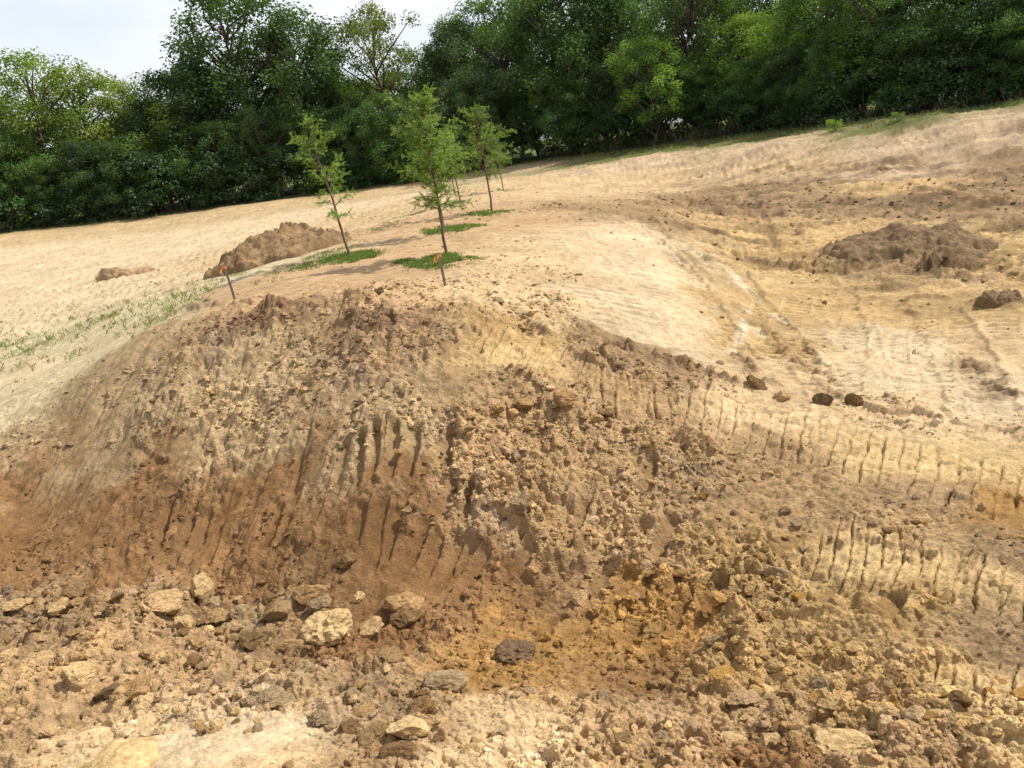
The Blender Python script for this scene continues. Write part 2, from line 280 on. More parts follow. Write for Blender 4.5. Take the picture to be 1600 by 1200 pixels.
for k_, (pa, wd_, am_, ti_, mi_, ce_) in enumerate([
    ([(1010, 322), (1100, 322), (1150, 338)], .9, .20, DK, .75, .35), ([(1065, 305), (1120, 300)], .6, .12, BR, .6, .3), ([(1180, 262), (1320, 262), (1440, 250)], 1., .10, BR, .6, .35),
    ([(1290, 292), (1380, 268), (1460, 262)], .6, .16, DK, .7, .35), ([(1440, 298), (1510, 318), (1610, 330)], .8, .2, DK, .75, .35), ([(1480, 268), (1600, 285)], .6, .14, DK, .6, .35),
    ([(1530, 345), (1610, 362)], .5, .16, DK, .6, .3), ([(1130, 395), (1220, 418), (1320, 428)], .22, .10, DK, .55, .16), ([(1270, 405), (1310, 398)], .45, .16, DK, .8, .2), ([(1330, 425), (1450, 428), (1560, 418)], .45, .14, DK, .6, .2),
    ([(1225, 358), (1250, 350)], .3, .12, DK, .6, .2), ([(1180, 300), (1200, 345), (1212, 385)], .14, .08, DK, .6, .15), ([(1150, 310), (1178, 350)], .14, .07, BR, .6, .15),
    ([(1150, 478), (1200, 520), (1260, 580), (1310, 625)], .16, .07, BR, .55, .10), ([(1160, 560), (1200, 600)], .18, .09, DK, .6, .10), ([(1030, 355), (1090, 420), (1150, 470)], .14, .05, BR, .5, .12),
    ([(1508, 565), (1570, 615)], .22, .07, DK, .7, .10), ([(1540, 470), (1575, 480)], .25, .1, DK, .7, .12), ([(1430, 465), (1470, 468)], .25, .06, DK, .6, .12), ([(1395, 475), (1435, 492)], .12, .04, DK, .6, .10),
    ([(1040, 385), (1078, 420)], .05, 0, WH, .8, .1), ([(1130, 420), (1160, 445), (1185, 465)], .12, 0, WH, .85, .1), ([(1165, 485), (1160, 515), (1148, 555)], .10, 0, WH, .85, .1), ([(1175, 510), (1190, 525)], .08, 0, WH, .8, .1), ([(1205, 485), (1230, 505)], .09, 0, WH, .75, .1),
    ([(830, 512), (900, 532), (985, 548), (1070, 572), (1150, 603)], .13, .09, DK, .7, .13), ([(885, 478), (905, 510)], .3, .09, BR, .4, .10), ([(300, 482), (430, 486), (560, 478), (610, 470)], .3, .10, DK, .35, .16),
    ([(300, 405), (260, 413)], .5, .1, BR, .5, .3)]):
    windrow(pa, wd_, am_, ti_, mi_, ce_, k_)
bank = sstep(44, 49, gr)*sstep(66, 58, gr)*sstep(.02, .12, azw); gz2 += bank*(fbm(gx*.22, gy*.5, 97, 4)*.22-np.abs(fbm(gx*.4, gy*.2, 98, 3))*.08)
# soft undulation on the graded ground
gz2 += fbm(gx*.35, gy*.35, 14, 4)*.07*sstep(7, 14, gr)*sstep(100, 70, gr)
# ---- colour of the soils ----
cl = r1*.5+r2*.35+r3*.25
tone = 1+.16*fbm(gx*.7, gy*.7, 33, 5, .6)+.10*vn(gx*5, gy*5, 34)+.07*vn(gx*13, gy*13, 35)*near
# per-clod tint of mixed grey, cream and brown clay, plus painted pit shade
cell = hf(np.floor(gx/.16+wx).astype(np.int64), np.floor(gy/.16+wy).astype(np.int64), 8)
tone = tone*(1+.16*(cell-.5)*amt*near)*(1+(.20*(r2-.3)+.16*(r3-.3)+.1*(r5-.3))*np.clip(amt*1.3, 0, 1)*near)  # rubble relief paints shade into the soil colour: pits darker, tops paler
tone = tone*(1-.30*np.clip(moist, -.9, 1.0))
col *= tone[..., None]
hue = fbm(gx*1.7, gy*1.7, 55, 5, .65); h3 = (hue*.5)[..., None]*amt[..., None]
col *= 1+h3*np.array([-.03, 0., .13])
mm = np.clip(moist, 0, 1)[..., None]; col = col*(1-mm*.55)+mm*.55*lin((158, 114, 68))
# grey crusts of dried clay
gcr = (sstep(.35, .8, fbm(gx*.8+7, gy*.8, 66, 5, .6))*amt)[..., None]; g_ = col.mean(2, keepdims=True)
col = col*(1-.22*gcr)+.22*gcr*g_*np.array([1.24, 1.03, .80])
# dark damp patches in the right-hand field
dk = sstep(.0, .5, fbm(gx*.28, gy*.85, 88, 6, .65))*sstep(.15, .3, azw)*sstep(12, 22, gr)*sstep(56, 46, gr)
col *= (1-.36*dk)[..., None]
# long rows of cleat prints pressed side by side into the far field and bank, one dozer pass after another
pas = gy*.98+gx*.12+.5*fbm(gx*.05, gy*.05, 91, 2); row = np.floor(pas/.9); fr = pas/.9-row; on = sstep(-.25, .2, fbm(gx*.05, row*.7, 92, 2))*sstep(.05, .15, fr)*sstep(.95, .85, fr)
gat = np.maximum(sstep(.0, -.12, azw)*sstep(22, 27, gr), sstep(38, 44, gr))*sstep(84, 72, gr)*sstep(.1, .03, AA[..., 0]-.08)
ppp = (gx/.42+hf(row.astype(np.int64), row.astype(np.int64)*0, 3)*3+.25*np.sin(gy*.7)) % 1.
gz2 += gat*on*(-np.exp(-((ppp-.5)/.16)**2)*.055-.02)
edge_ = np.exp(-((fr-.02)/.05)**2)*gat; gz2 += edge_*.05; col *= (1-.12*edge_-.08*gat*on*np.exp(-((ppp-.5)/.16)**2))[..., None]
ALB = 1/1.62
lift = 1+.19*np.clip(amt, 0, 1)*near+.10*left
col = np.clip(col*ALB*lift[..., None]*np.array([1., 1.0, .97]), .01, .66)
def mesh_np(name, V, F, mat=None, smooth_=False, C=None, attr='soil'):
    me = bpy.data.meshes.new(name); V = np.ascontiguousarray(V, np.float32); F = np.ascontiguousarray(F, np.int32); k = F.shape[1]
    me.vertices.add(len(V)); me.vertices.foreach_set('co', V.ravel()); me.loops.add(F.size); me.loops.foreach_set('vertex_index', F.ravel())
    me.polygons.add(len(F)); me.polygons.foreach_set('loop_start', np.arange(0, F.size, k, dtype=np.int32))
    me.polygons.foreach_set('use_smooth', np.full(len(F), smooth_, bool)); me.update(calc_edges=True)
    if C is not None:
        at = me.color_attributes.new(attr, 'FLOAT_COLOR', 'POINT'); cc = np.ones((len(V), 4), np.float32); cc[:, :C.shape[1]] = C; at.data.foreach_set('color', cc.ravel())
    if mat: me.materials.append(mat)
    return me
def ob(name, me, parent=None, **k):
    o = bpy.data.objects.new(name, me); COL.objects.link(o)
    if parent: o.parent = parent
    for a, b in k.items(): o[a] = b
    return o
# ---- materials ----
def soil_mat(name, bump=.5, usecol=False, rough_=.95):
    M = bpy.data.materials.new(name); M.use_nodes = True; t = M.node_tree; p = t.nodes['Principled BSDF']
    p.inputs['Roughness'].default_value = rough_; p.inputs['Specular IOR Level'].default_value = .12
    tcn = N(t, 'ShaderNodeTexCoord'); geo = N(t, 'ShaderNodeNewGeometry')
    vec = geo.outputs['Position'] if not usecol else tcn.outputs['Object']
    n1 = N(t, 'ShaderNodeTexNoise'); n1.inputs['Scale'].default_value = 48 if not usecol else 5.0; n1.inputs['Detail'].default_value = 6; n1.inputs['Roughness'].default_value = .68
    n2 = N(t, 'ShaderNodeTexNoise'); n2.inputs['Scale'].default_value = 7 if not usecol else 1.3; n2.inputs['Detail'].default_value = 8; n2.inputs['Roughness'].default_value = .7
    L(t, vec, n1.inputs['Vector']); L(t, vec, n2.inputs['Vector'])
    if usecol: src = N(t, 'ShaderNodeObjectInfo').outputs['Color']
    else: a = N(t, 'ShaderNodeVertexColor'); a.layer_name = 'soil'; src = a.outputs['Color']
    r_ = N(t, 'ShaderNodeValToRGB'); r_.color_ramp.elements[0].position = .3; r_.color_ramp.elements[0].color = (.60, .56, .51, 1)
    r_.color_ramp.elements[1].position = .7; r_.color_ramp.elements[1].color = (1.3, 1.3, 1.3, 1)
    L(t, n2.outputs['Fac'], r_.inputs[0])
    x = N(t, 'ShaderNodeMix', data_type='RGBA', blend_type='MULTIPLY'); x.inputs[0].default_value = .8; L(t, src, x.inputs[6]); L(t, r_.outputs[0], x.inputs[7])
    r2_ = N(t, 'ShaderNodeValToRGB'); r2_.color_ramp.elements[0].position = .32; r2_.color_ramp.elements[0].color = (.52, .50, .46, 1)
    r2_.color_ramp.elements[1].position = .62; r2_.color_ramp.elements[1].color = (1.2, 1.2, 1.2, 1); L(t, n1.outputs['Fac'], r2_.inputs[0])
    y = N(t, 'ShaderNodeMix', data_type='RGBA', blend_type='MULTIPLY'); y.inputs[0].default_value = .75; L(t, x.outputs[2], y.inputs[6]); L(t, r2_.outputs[0], y.inputs[7])
    L(t, y.outputs[2], p.inputs['Base Color'])
    b = N(t, 'ShaderNodeBump'); b.inputs['Strength'].default_value = bump; b.inputs['Distance'].default_value = .032 if not usecol else .16
    if usecol: L(t, n1.outputs['Fac'], b.inputs['Height'])
    else:
        vo = N(t, 'ShaderNodeTexVoronoi'); vo.inputs['Scale'].default_value = 26; vo.inputs['Detail'].default_value = 2; vo.inputs['Randomness'].default_value = 1
        L(t, vec, vo.inputs['Vector']); q1 = N(t, 'ShaderNodeMath', operation='MULTIPLY'); q1.inputs[1].default_value = -1.6; L(t, vo.outputs['Distance'], q1.inputs[0])
        q2 = N(t, 'ShaderNodeMath', operation='MULTIPLY'); L(t, q1.outputs[0], q2.inputs[0]); L(t, a.outputs['Alpha'], q2.inputs[1])
        q3 = N(t, 'ShaderNodeMath', operation='ADD'); L(t, q2.outputs[0], q3.inputs[0]); L(t, n1.outputs['Fac'], q3.inputs[1]); L(t, q3.outputs[0], b.inputs['Height'])
    L(t, b.outputs[0], p.inputs['Normal'])
    return M
M_soil = soil_mat('clay_soil', .55); M_clod = soil_mat('clay_clod', .6, True)
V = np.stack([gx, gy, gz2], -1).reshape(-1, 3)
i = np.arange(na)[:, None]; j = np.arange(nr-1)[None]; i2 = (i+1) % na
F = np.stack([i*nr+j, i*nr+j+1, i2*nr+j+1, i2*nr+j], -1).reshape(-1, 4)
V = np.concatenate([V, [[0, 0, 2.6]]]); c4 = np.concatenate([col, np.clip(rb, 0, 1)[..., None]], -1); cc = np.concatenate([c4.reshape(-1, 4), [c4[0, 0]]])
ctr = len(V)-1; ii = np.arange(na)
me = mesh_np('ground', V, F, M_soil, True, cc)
ground = ob('ground', me, kind='structure')
tri = np.stack([ii*nr, ((ii+1) % na)*nr, np.full(na, ctr)], 1)
gzc = gz2.astype(np.float32)
def gh(x, y):
    """finished ground height"""
    x = np.asarray(x, float); y = np.asarray(y, float); az = np.arctan2(x, y); r = np.hypot(x, y)
    a = np.clip((az-azd[0])/(azd[1]-azd[0]), 0, len(azd)-1.001); i = a.astype(int); fa = a-i
    b = np.interp(np.log(r), np.log(RR), np.arange(nr)); b = np.clip(b, 0, nr-1.001); j = b.astype(int); fb = b-j
    return gzc[i, j]*(1-fa)*(1-fb)+gzc[i+1, j]*fa*(1-fb)+gzc[i, j+1]*(1-fa)*fb+gzc[i+1, j+1]*fa*fb
def gcol(x, y):
    az = np.arctan2(x, y); r = np.hypot(x, y); i = np.clip(np.rint((az-azd[0])/(azd[1]-azd[0])), 0, len(azd)-1).astype(int)
    j = np.clip(np.rint(np.interp(np.log(r), np.log(RR), np.arange(nr))), 0, nr-1).astype(int); return col[i, j], rb[i, j]

# ---------------- clods ----------------
def ico(sub):
    import bmesh
    bm = bmesh.new(); bmesh.ops.create_icosphere(bm, subdivisions=sub, radius=1)
    v = np.array([q.co[:] for q in bm.verts]); f = np.array([[q.index for q in p.verts] for p in bm.faces]); bm.free(); return v, f
def n3(p, s, seed):
    return (vn(p[:, 0]*s+seed, p[:, 1]*s-seed*1.7, seed)+vn(p[:, 1]*s+3.1, p[:, 2]*s+seed, seed+1)+vn(p[:, 2]*s-seed, p[:, 0]*s+7.7, seed+2))/1.8
def stone(sub, seed, planes=9, rag=.1):
    g = np.random.default_rng(seed); v, f = ico(sub); v = v.copy()
    for k in range(planes):
        nn = g.normal(size=3); nn /= np.linalg.norm(nn); d = g.uniform(.5, .82)
        t = v@nn-d; v -= np.clip(t, 0, None)[:, None]*nn*.93
    un = v/np.linalg.norm(v, axis=1, keepdims=True)
    v += un*(n3(un, 1.6, seed)*rag*1.3+n3(un, 4.2, seed+5)*rag*.8-np.abs(n3(un, 5, seed+4))*rag*1.1+n3(un, 9, seed+9)*rag*.5)[:, None] if sub > 2 else un*(n3(un, 2.2, seed)*rag)[:, None]
    return v, f
# scattered small clods: too many to count
lo = [stone(1, 500+k, 5, .16) for k in range(8)]; mi = [stone(2, 600+k, 8, .2) for k in range(8)]
def scatter(name, shapes, cnt, rmin, rmax, smin, smax, thr, label, g, zsq=.7):
    az = g.uniform(-.80, .80, cnt*6); r = np.sqrt(g.uniform(rmin**2, rmax**2, cnt*6)); x = r*np.sin(az); y = r*np.cos(az)
    c, q = gcol(x, y); cl = fbm(x*.9, y*.9, 140, 4)
    keep = g.uniform(size=len(x)) < np.clip((q-thr)*1.5, 0, 1)*sstep(-.5, .5, cl+.1); x, y, c, q = x[keep][:cnt], y[keep][:cnt], c[keep][:cnt], q[keep][:cnt]
    z = gh(x, y); n = len(x); s = smin*(smax/smin)**(g.uniform(size=n)**2.2)*(.7+.5*q)
    vs = []; fs = []; cs = []; off = 0
    which = g.integers(0, len(shapes), n)
    for k, (v, f) in enumerate(shapes):
        I = np.nonzero(which == k)[0]
        if not len(I): continue
        a = g.uniform(0, 6.283, len(I)); t = g.uniform(-.6, .6, len(I)); sc = g.uniform(.55, 1.45, (len(I), 3))*s[I][:, None]; sc[:, 2] *= zsq
        p = v[None]*sc[:, None]
        ct, st_ = np.cos(t)[:, None], np.sin(t)[:, None]; px, pz = p[..., 0]*ct+p[..., 2]*st_, -p[..., 0]*st_+p[..., 2]*ct
        ca, sa = np.cos(a)[:, None], np.sin(a)[:, None]; X = px*ca-p[..., 1]*sa+x[I][:, None]; Y = px*sa+p[..., 1]*ca+y[I][:, None]
        Z = pz+z[I][:, None]+s[I][:, None]*.08
        vs.append(np.stack([X, Y, Z], -1).reshape(-1, 3)); fs.append((f[None]+(np.arange(len(I))*len(v))[:, None, None]+off).reshape(-1, f.shape[1])); off += len(I)*len(v)
        b = g.normal(1.05, .2, len(I)); wm = g.uniform(-.1, .12, len(I)); cc = c[I]*b[:, None]*np.stack([1+wm*.2, 1+wm*0, 1-wm*1.2], 1)
        cs.append(np.repeat(np.clip(cc, .02, .62), len(v), 0))
    me = mesh_np(name, np.concatenate(vs), np.concatenate(fs), M_soil, False, np.concatenate(cs))
    return ob(name, me, kind='stuff', label=label, category='clods')
g1 = np.random.default_rng(11)
scatter('clod_litter', lo, 16500, 3.6, 16.5, .012, .04, .10, 'fine crumbs of broken clay strewn over the churned banks', g1)
scatter('clod_rubble', mi, 2600, 3.8, 17, .035, .075, .2, 'fist sized lumps of clay strewn over the churned banks', g1)
scatter('clod_spread', lo, 4500, 12, 42, .018, .11, -.03, 'scattered lumps of clay on the muddy ground of the far work area', g1)

SH = []
for k in range(12):
    v, f = stone(4 if k < 6 else 3, 700+k, 7+k % 5, .10 if k % 3 else .16)
    me = mesh_np('clod', v, f, M_clod, False); SH.append(me)
for me in SH:
    me.polygons.foreach_set('use_smooth', np.zeros(len(me.polygons), bool))
CC = dict(cream=(236,202,146), pale=(224,188,136), tan=(196,158,108), brown=(152,120,82), dark=(138,112,84), grey=(186,160,122), ochre=(200,154,86), pink=(208,172,130), drab=(170,140,98))
def clod(u, v, wpx, asp, c, label, k, hgt=.7, rz=None, tilt=0., group=None, loc=None, sink=.26, name='clay_clod'):
    if loc is None:
        h = hit(u, v+wpx*asp*.28); x, y = h[0], h[1]; r = math.hypot(math.hypot(x, y), ZC-h[2]); s = wpx/FPX*r*.5*1.05
    else: x, y, s = loc
    o = ob(name, SH[k % len(SH)]); a, b = (1., asp) if asp <= 1 else (1., asp)
    o.scale = (s, s*.85, s*asp*hgt*1.25); zz = float(gh(x, y))
    o.location = (x, y, zz+s*asp*hgt*1.25*(.62-sink)); 
    o.rotation_euler = (random.uniform(-.15, .15), tilt, rz if rz is not None else random.uniform(-.5, .5)-math.atan2(x, y))
    cc_ = lin(CC[c])*ALB*1.14*random.uniform(.93, 1.04); o.color = (*cc_, 1)
    o['label'] = label; o['category'] = 'clod'
    if group: o['group'] = group
    return o
KEY = [
 (522,980,82,.85,'cream','largest pale boulder of clay at the foot of the bank'),(583,976,50,.62,'pale','pale rounded clod touching the right side of the largest boulder'),
 (634,943,64,.62,'tan','wide tan clod behind the pale rounded one at the end of the tooth scrapes'),(640,970,52,.5,'brown','smooth brown clod right of the pale rounded clod below the tooth scrapes'),
 (487,927,48,.8,'tan','grey tan clod standing behind the left shoulder of the largest boulder'),(501,945,36,.9,'grey','grey rough clod leaning on the back of the largest boulder'),
 (561,936,22,1.,'cream','small whitish clod above the gap right of the largest boulder'),(257,957,60,.72,'pale','blocky flat topped clod with a dark hollow under its front'),
 (318,922,40,1.,'cream','cream upright clod with a pointed top behind the left rubble'),(341,968,42,.45,'tan','flat tan clod with a dark undercut right of the blocky one'),
 (294,976,24,1.1,'cream','small cream clod standing against the blocky flat topped one'),(434,965,50,.8,'drab','drab lumpy clod left of the largest boulder'),
 (812,1024,66,.62,'dark','dark rounded boulder alone in the orange mud of the trench'),(820,809,44,.95,'grey','pale grey rough rock halfway up the bank'),
 (798,786,24,.7,'brown','brown clod just above the pale grey rock on the bank'),(791,803,17,.8,'pale','little pale clod at the left of the grey rock on the bank'),
 (908,935,30,1.3,'pale','tall pale clod standing alone right of the scrapes'),(1213,898,42,.95,'grey','round grey stone sitting in the yellow rubble'),
 (1226,1088,26,1.2,'tan','left one of two tan clods stuck together in the yellow rubble'),(1251,1096,28,1.,'pale','right one of two tan clods stuck together in the yellow rubble'),
 (1281,1069,38,.85,'grey','grey clod with a white lit face behind the joined pair'),(1360,1090,32,1.2,'pink','pinkish block with a flat top near the lower right corner'),
 (130,1069,52,.75,'cream','long cream slab tilted against a dark clod'),(172,1076,44,.9,'dark','dark brown rounded clod beside the tilted cream slab'),
 (214,1082,56,.6,'tan','broad tan slab right of the dark brown rounded clod'),(97,951,38,.55,'pale','flat pale clod on the left rubble with a dark gap below'),
 (68,1026,38,.6,'pale','pale flat topped clod in the rubble near the left edge'),(14,1030,38,.6,'pale','pale clod cut by the left edge of the view'),(8,1003,30,.6,'drab','drab clod at the left edge above the pale one'),
 (698,1070,62,.55,'grey','grey craggy slab below the orange mud'),(655,1111,50,.65,'brown','brown layered boulder left of the bright dry patch'),(569,1113,42,.75,'tan','tan rounded clod among the lower rubble left of the small grey cube'),
 (546,1136,44,.7,'brown','brown folded clod below the tan rounded one'),(500,1126,38,.9,'grey','lilac grey clod at the edge of the lower left rubble'),(606,1113,24,.75,'grey','small light grey cube shaped clod in the lower rubble'),
 (640,1150,64,.6,'cream','long cream slab sloping down the near bank'),(590,1152,56,.6,'drab','drab boulder under the upper end of the cream slab'),(690,1164,26,1.1,'brown','upright brown clod right of the cream slab'),
 (288,1123,22,.85,'cream','small cream stone on the lower left bank'),(341,1141,26,.95,'cream','cream wedge shaped stone right of the small cream one'),(390,1142,14,.8,'cream','tiny cream stone right of the wedge shaped one'),
 (625,1186,50,.7,'brown','large brown clod at the bottom edge of the view'),(585,1178,34,.8,'tan','tan clod left of the large brown one at the bottom'),
 (818,641,36,.7,'tan','smooth tan rounded clod high on the bank'),(797,638,17,1.1,'pale','small pale clod touching the smooth tan one high on the bank'),(776,649,26,.9,'tan','rough tan clod left of the smooth one high on the bank'),
 (886,648,36,.85,'tan','slab like clod with a shaded left side high on the bank'),(930,656,28,.8,'tan','tan clod in the cluster right of the slab high on the bank'),(948,645,26,.8,'drab','drab clod behind the cluster high on the bank'),(952,668,14,1.3,'brown','small brown chip at the lower end of the high cluster'),
 (1184,602,36,.7,'brown','dark edged boulder on the border of the pale slope'),(1223,621,26,.9,'pale','pale clod right of the dark edged boulder on the border'),(1286,626,28,1.1,'dark','dark damp clod on the border of the flat ground'),(1334,625,24,1.1,'brown','rightmost dark damp clod on the border of the flat ground'),
 (1030,1168,40,.95,'grey','angular grey clod casting a black shadow near the bottom'),(1145,1162,44,.6,'cream','long pale sliver on dark soil near the bottom'),(1205,1160,48,.65,'pale','pale rounded boulder near the bottom left of the big slab'),
 (1241,1178,30,.8,'tan','tan clod right of the pale rounded boulder near the bottom'),(1318,1183,84,.5,'cream','very wide cream slab at the bottom edge on the right'),(170,1197,120,.45,'cream','huge cream slab cut by the bottom edge on the left'),
 (595,461,18,1.3,'dark','dark upright chip on the crest left of the stake'),(705,478,16,.4,'dark','flat black chip on the crest below the stake'),(778,473,24,.6,'grey','grey flaky clod on the crest right of the stake'),
 (546,878,40,.6,'brown','brown flat clod at the left end of the tooth scrapes'),(122,924,36,.7,'drab','grey brown clod at the foot of the left bank'),(105,952,12,.8,'pale','tiny pale chip behind the flat pale clod'),
 (850,998,22,1.,'ochre','ochre clod right behind the dark rounded boulder'),(944,1089,28,.9,'grey','grey clod half buried in the trench bottom'),(1003,1070,34,.7,'ochre','ochre smooth slab in the trench bottom'),
 (1162,1108,44,.4,'pink','flat pinkish slab in the lower rubble'),(1130,1078,44,.4,'ochre','flat ochre slab above the pinkish one'),(1075,1145,30,.8,'grey','light grey wedge beside dark soil'),
 (893,1110,22,.8,'pale','small pale clod above the bright dry patch'),(920,1122,18,.7,'cream','cream chip right of the small pale clod'),(956,1120,14,.9,'pale','little pale clod at the end of the bright patch'),
 (380,963,30,.8,'grey','grey clod in the row between the blocky clod and the largest boulder'),(405,1000,46,.8,'drab','grey lumpy clod below the row left of the largest boulder'),(460,1010,42,.6,'tan','tan flat clod under the largest boulder'),
 (475,1065,40,.9,'grey','grey cracked clod right of the lower rubble'),(610,1050,46,.7,'drab','drab clod below the orange mud left of the craggy slab'),(655,1048,26,1.,'grey','greyish clod left of the craggy slab'),
 (430,1100,60,.5,'grey','smooth grey slab flush with the rubble'),(80,1150,26,.7,'pale','pale clod on the lower left bank'),(220,1100,30,.8,'tan','tan rounded clod below the broad tan slab'),(30,960,30,.6,'pale','pale clod behind the left rubble'),
 (1395,1105,24,1.4,'ochre','upright ochre chunk right of the pinkish block'),(1430,1130,30,1.5,'tan','tall smooth lump in the lower right rubble'),(1535,795,12,1.3,'pale','small pale clod standing in the lower track print'),
 (1580,842,30,.4,'tan','flat clod at the right edge beside the orange mud'),(1390,835,22,.6,'drab','drab clod between the two track prints'),(1225,800,20,.8,'drab','drab clod left of the upper track print')]
for k, (u, v, wpx, asp, c, lab) in enumerate(KEY):
    clod(u, v, wpx, asp, c, lab, k*5+3, tilt=(.45 if 'tilt' in lab or 'slop' in lab else random.uniform(-.15, .15)))
zones = [((0, 940, 480, 1040), 70, (.05, .12), ['tan', 'pale', 'drab', 'tan', 'grey', 'brown'], 'clay clod lying in the rubble at the foot of the left bank', 'clods at the foot of the left bank'),
         ((30, 1040, 620, 1150), 60, (.04, .09), ['tan', 'pale', 'cream', 'drab', 'grey'], 'clay clod lying in the rubble of the near left bank', 'clods of the near left bank'),
         ((420, 1090, 1100, 1200), 34, (.035, .08), ['tan', 'pale', 'drab', 'grey', 'brown'], 'clay clod lying along the bottom edge of the near bank', 'clods of the near bank'),
         ((700, 600, 1000, 790), 40, (.045, .10), ['tan', 'drab', 'tan', 'pale'], 'tan clod lying high on the churned bank', 'clods high on the bank'),
         ((980, 780, 1300, 1120), 40, (.045, .10), ['tan', 'ochre', 'drab', 'pale', 'grey'], 'clod of yellow clay lying in the ochre rubble', 'clods of the ochre rubble'),
         ((1150, 1040, 1600, 1195), 24, (.05, .10), ['tan', 'ochre', 'brown', 'pale'], 'clod lying in the lower right rubble', 'clods of the lower right rubble'),
         ((380, 490, 640, 640), 24, (.04, .085), ['drab', 'grey', 'brown'], 'grey brown clod lying on the upper left face of the bank', 'clods on the upper bank')]
kk = 0
for (x0, y0, x1, y1), cnt, (s0, s1), cs, lab, grp in zones:
    for _ in range(cnt):
        h = hit(random.uniform(x0, x1), random.uniform(y0, y1)); kk += 1
        clod(0, 0, 0, random.uniform(.55, .95), random.choice(cs), lab, kk*7+1, group=grp, loc=(h[0], h[1], s0*(s1/s0)**(random.random()**1.8)), tilt=random.uniform(-.3, .3), rz=random.uniform(0, 6.28), sink=.38)

# ---------------- the two heaps ----------------
def heap(name, ctr, rx, ry, hh, rot, soil, label, seed, grooves=False):
    n_ = 150 if hh > .5 else 60; a = np.linspace(-1.25, 1.25, n_); lx, ly = np.meshgrid(a, a, indexing='ij'); X = lx*rx; Y = ly*ry
    wxp = lx+.18*fbm(X*.7+seed, Y*.7, seed, 3); wyp = ly+.18*fbm(X*.7, Y*.7+seed, seed+3, 3)
    d = np.sqrt(wxp**2+wyp**2); prof = (1-np.clip(d, 0, 1)**1.7)**1.15 if grooves else np.clip(1-d, 0, 1)**.72
    prof = prof*(1+.25*fbm(X*.8, Y*.8, seed+8, 3))
    c_, s_ = math.cos(rot), math.sin(rot); wx_ = ctr[0]+X*c_-Y*s_; wy_ = ctr[1]+X*s_+Y*c_
    edge = sstep(1.08, .95, d); z = gh(wx_, wy_)-.35*(1-edge)-.04+prof*hh
    m_ = sstep(-.25, .5, fbm(X*.55+2, Y*.55, seed+4, 3)) if not grooves else np.ones_like(d)*.8
    z = z+edge*(rubble(X, Y, .42, seed)*.20*m_+rubble(X, Y, .22, seed+1)*.13+rubble(X, Y, .12, seed+2)*.06)*(.45+.55*m_)*(.38 if grooves else 1.35)
    if grooves: z = z+edge*fbm(X*3-Y*2, Y*1.2+X*.5, seed+6, 3)*.03
    base_ = lin(PAL[soil])*ALB; tone = 1+.2*fbm(X*1.2, Y*1.2, seed+9, 5)-.16*m_*(1-.6*grooves)
    C = base_[None, None]*tone[..., None]
    V = np.stack([wx_-ctr[0], wy_-ctr[1], z-ctr[2]], -1).reshape(-1, 3); i = np.arange(n_-1)[:, None]; j = np.arange(n_-1)[None]
    F = np.stack([i*n_+j, (i+1)*n_+j, (i+1)*n_+j+1, i*n_+j+1], -1).reshape(-1, 4)
    keep = (edge.reshape(-1)[F].max(1) > .02); F = F[keep]
    o = ob(name, mesh_np(name, V, F, M_soil, True, C.reshape(-1, 3)), label=label, category='dirt heap'); o.location = ctr; return o
h1 = hit(420, 410); heap('dirt_heap', (h1[0], h1[1]+1.0, h1[2]), 2.2, 1.5, .74, .0, 'T', 'tan heap of loose clods on the graded field behind the left stake', 301)
h2 = hit(1425, 408); heap('dirt_heap', (h2[0]+.35, h2[1]+1.1, h2[2]), 2.3, 2.1, .70, -.2, 'N', 'low dark grooved heap of damp soil in the muddy field on the right', 333, True)
h3 = hit(195, 430); heap('dirt_heap', (h3[0], h3[1], h3[2]), 1.2, .5, .25, .1, 'R', 'small low row of clods on the pale field left of the large heap', 350)
h4 = hit(1560, 478); heap('dirt_heap', (h4[0], h4[1], h4[2]), .42, .3, .16, .1, 'N', 'small dark lump of soil at the right edge of the graded ground', 361)

# ---------------- foliage ----------------
def leaf_mat(name, trans=.35, usecol=True, base_=(.06, .11, .03)):
    M = bpy.data.materials.new(name); M.use_nodes = True; t = M.node_tree; t.nodes.clear(); o = N(t, 'ShaderNodeOutputMaterial')
    if usecol: src = N(t, 'ShaderNodeObjectInfo').outputs['Color']
    else: q = N(t, 'ShaderNodeRGB'); q.outputs[0].default_value = (*base_, 1); src = q.outputs[0]
    a = N(t, 'ShaderNodeVertexColor'); a.layer_name = 'leaf'
    x = N(t, 'ShaderNodeMix', data_type='RGBA', blend_type='MULTIPLY'); x.inputs[0].default_value = 1; L(t, src, x.inputs[6]); L(t, a.outputs[0], x.inputs[7])
    d = N(t, 'ShaderNodeBsdfDiffuse'); tr = N(t, 'ShaderNodeBsdfTranslucent'); gl = N(t, 'ShaderNodeBsdfGlossy'); gl.inputs['Roughness'].default_value = .45
    gl.inputs['Color'].default_value = (.7, .75, .8, 1)
    y = N(t, 'ShaderNodeMix', data_type='RGBA', blend_type='MULTIPLY'); y.inputs[0].default_value = 1; y.inputs[7].default_value = (1.5, 1.5, .5, 1); L(t, x.outputs[2], y.inputs[6])
    L(t, x.outputs[2], d.inputs[0]); L(t, y.outputs[2], tr.inputs[0])
    m1 = N(t, 'ShaderNodeMixShader'); m1.inputs[0].default_value = trans; m2 = N(t, 'ShaderNodeMixShader'); m2.inputs[0].default_value = .035
    L(t, d.outputs[0], m1.inputs[1]); L(t, tr.outputs[0], m1.inputs[2]); L(t, m1.outputs[0], m2.inputs[1]); L(t, gl.outputs[0], m2.inputs[2]); L(t, m2.outputs[0], o.inputs[0])
    return M
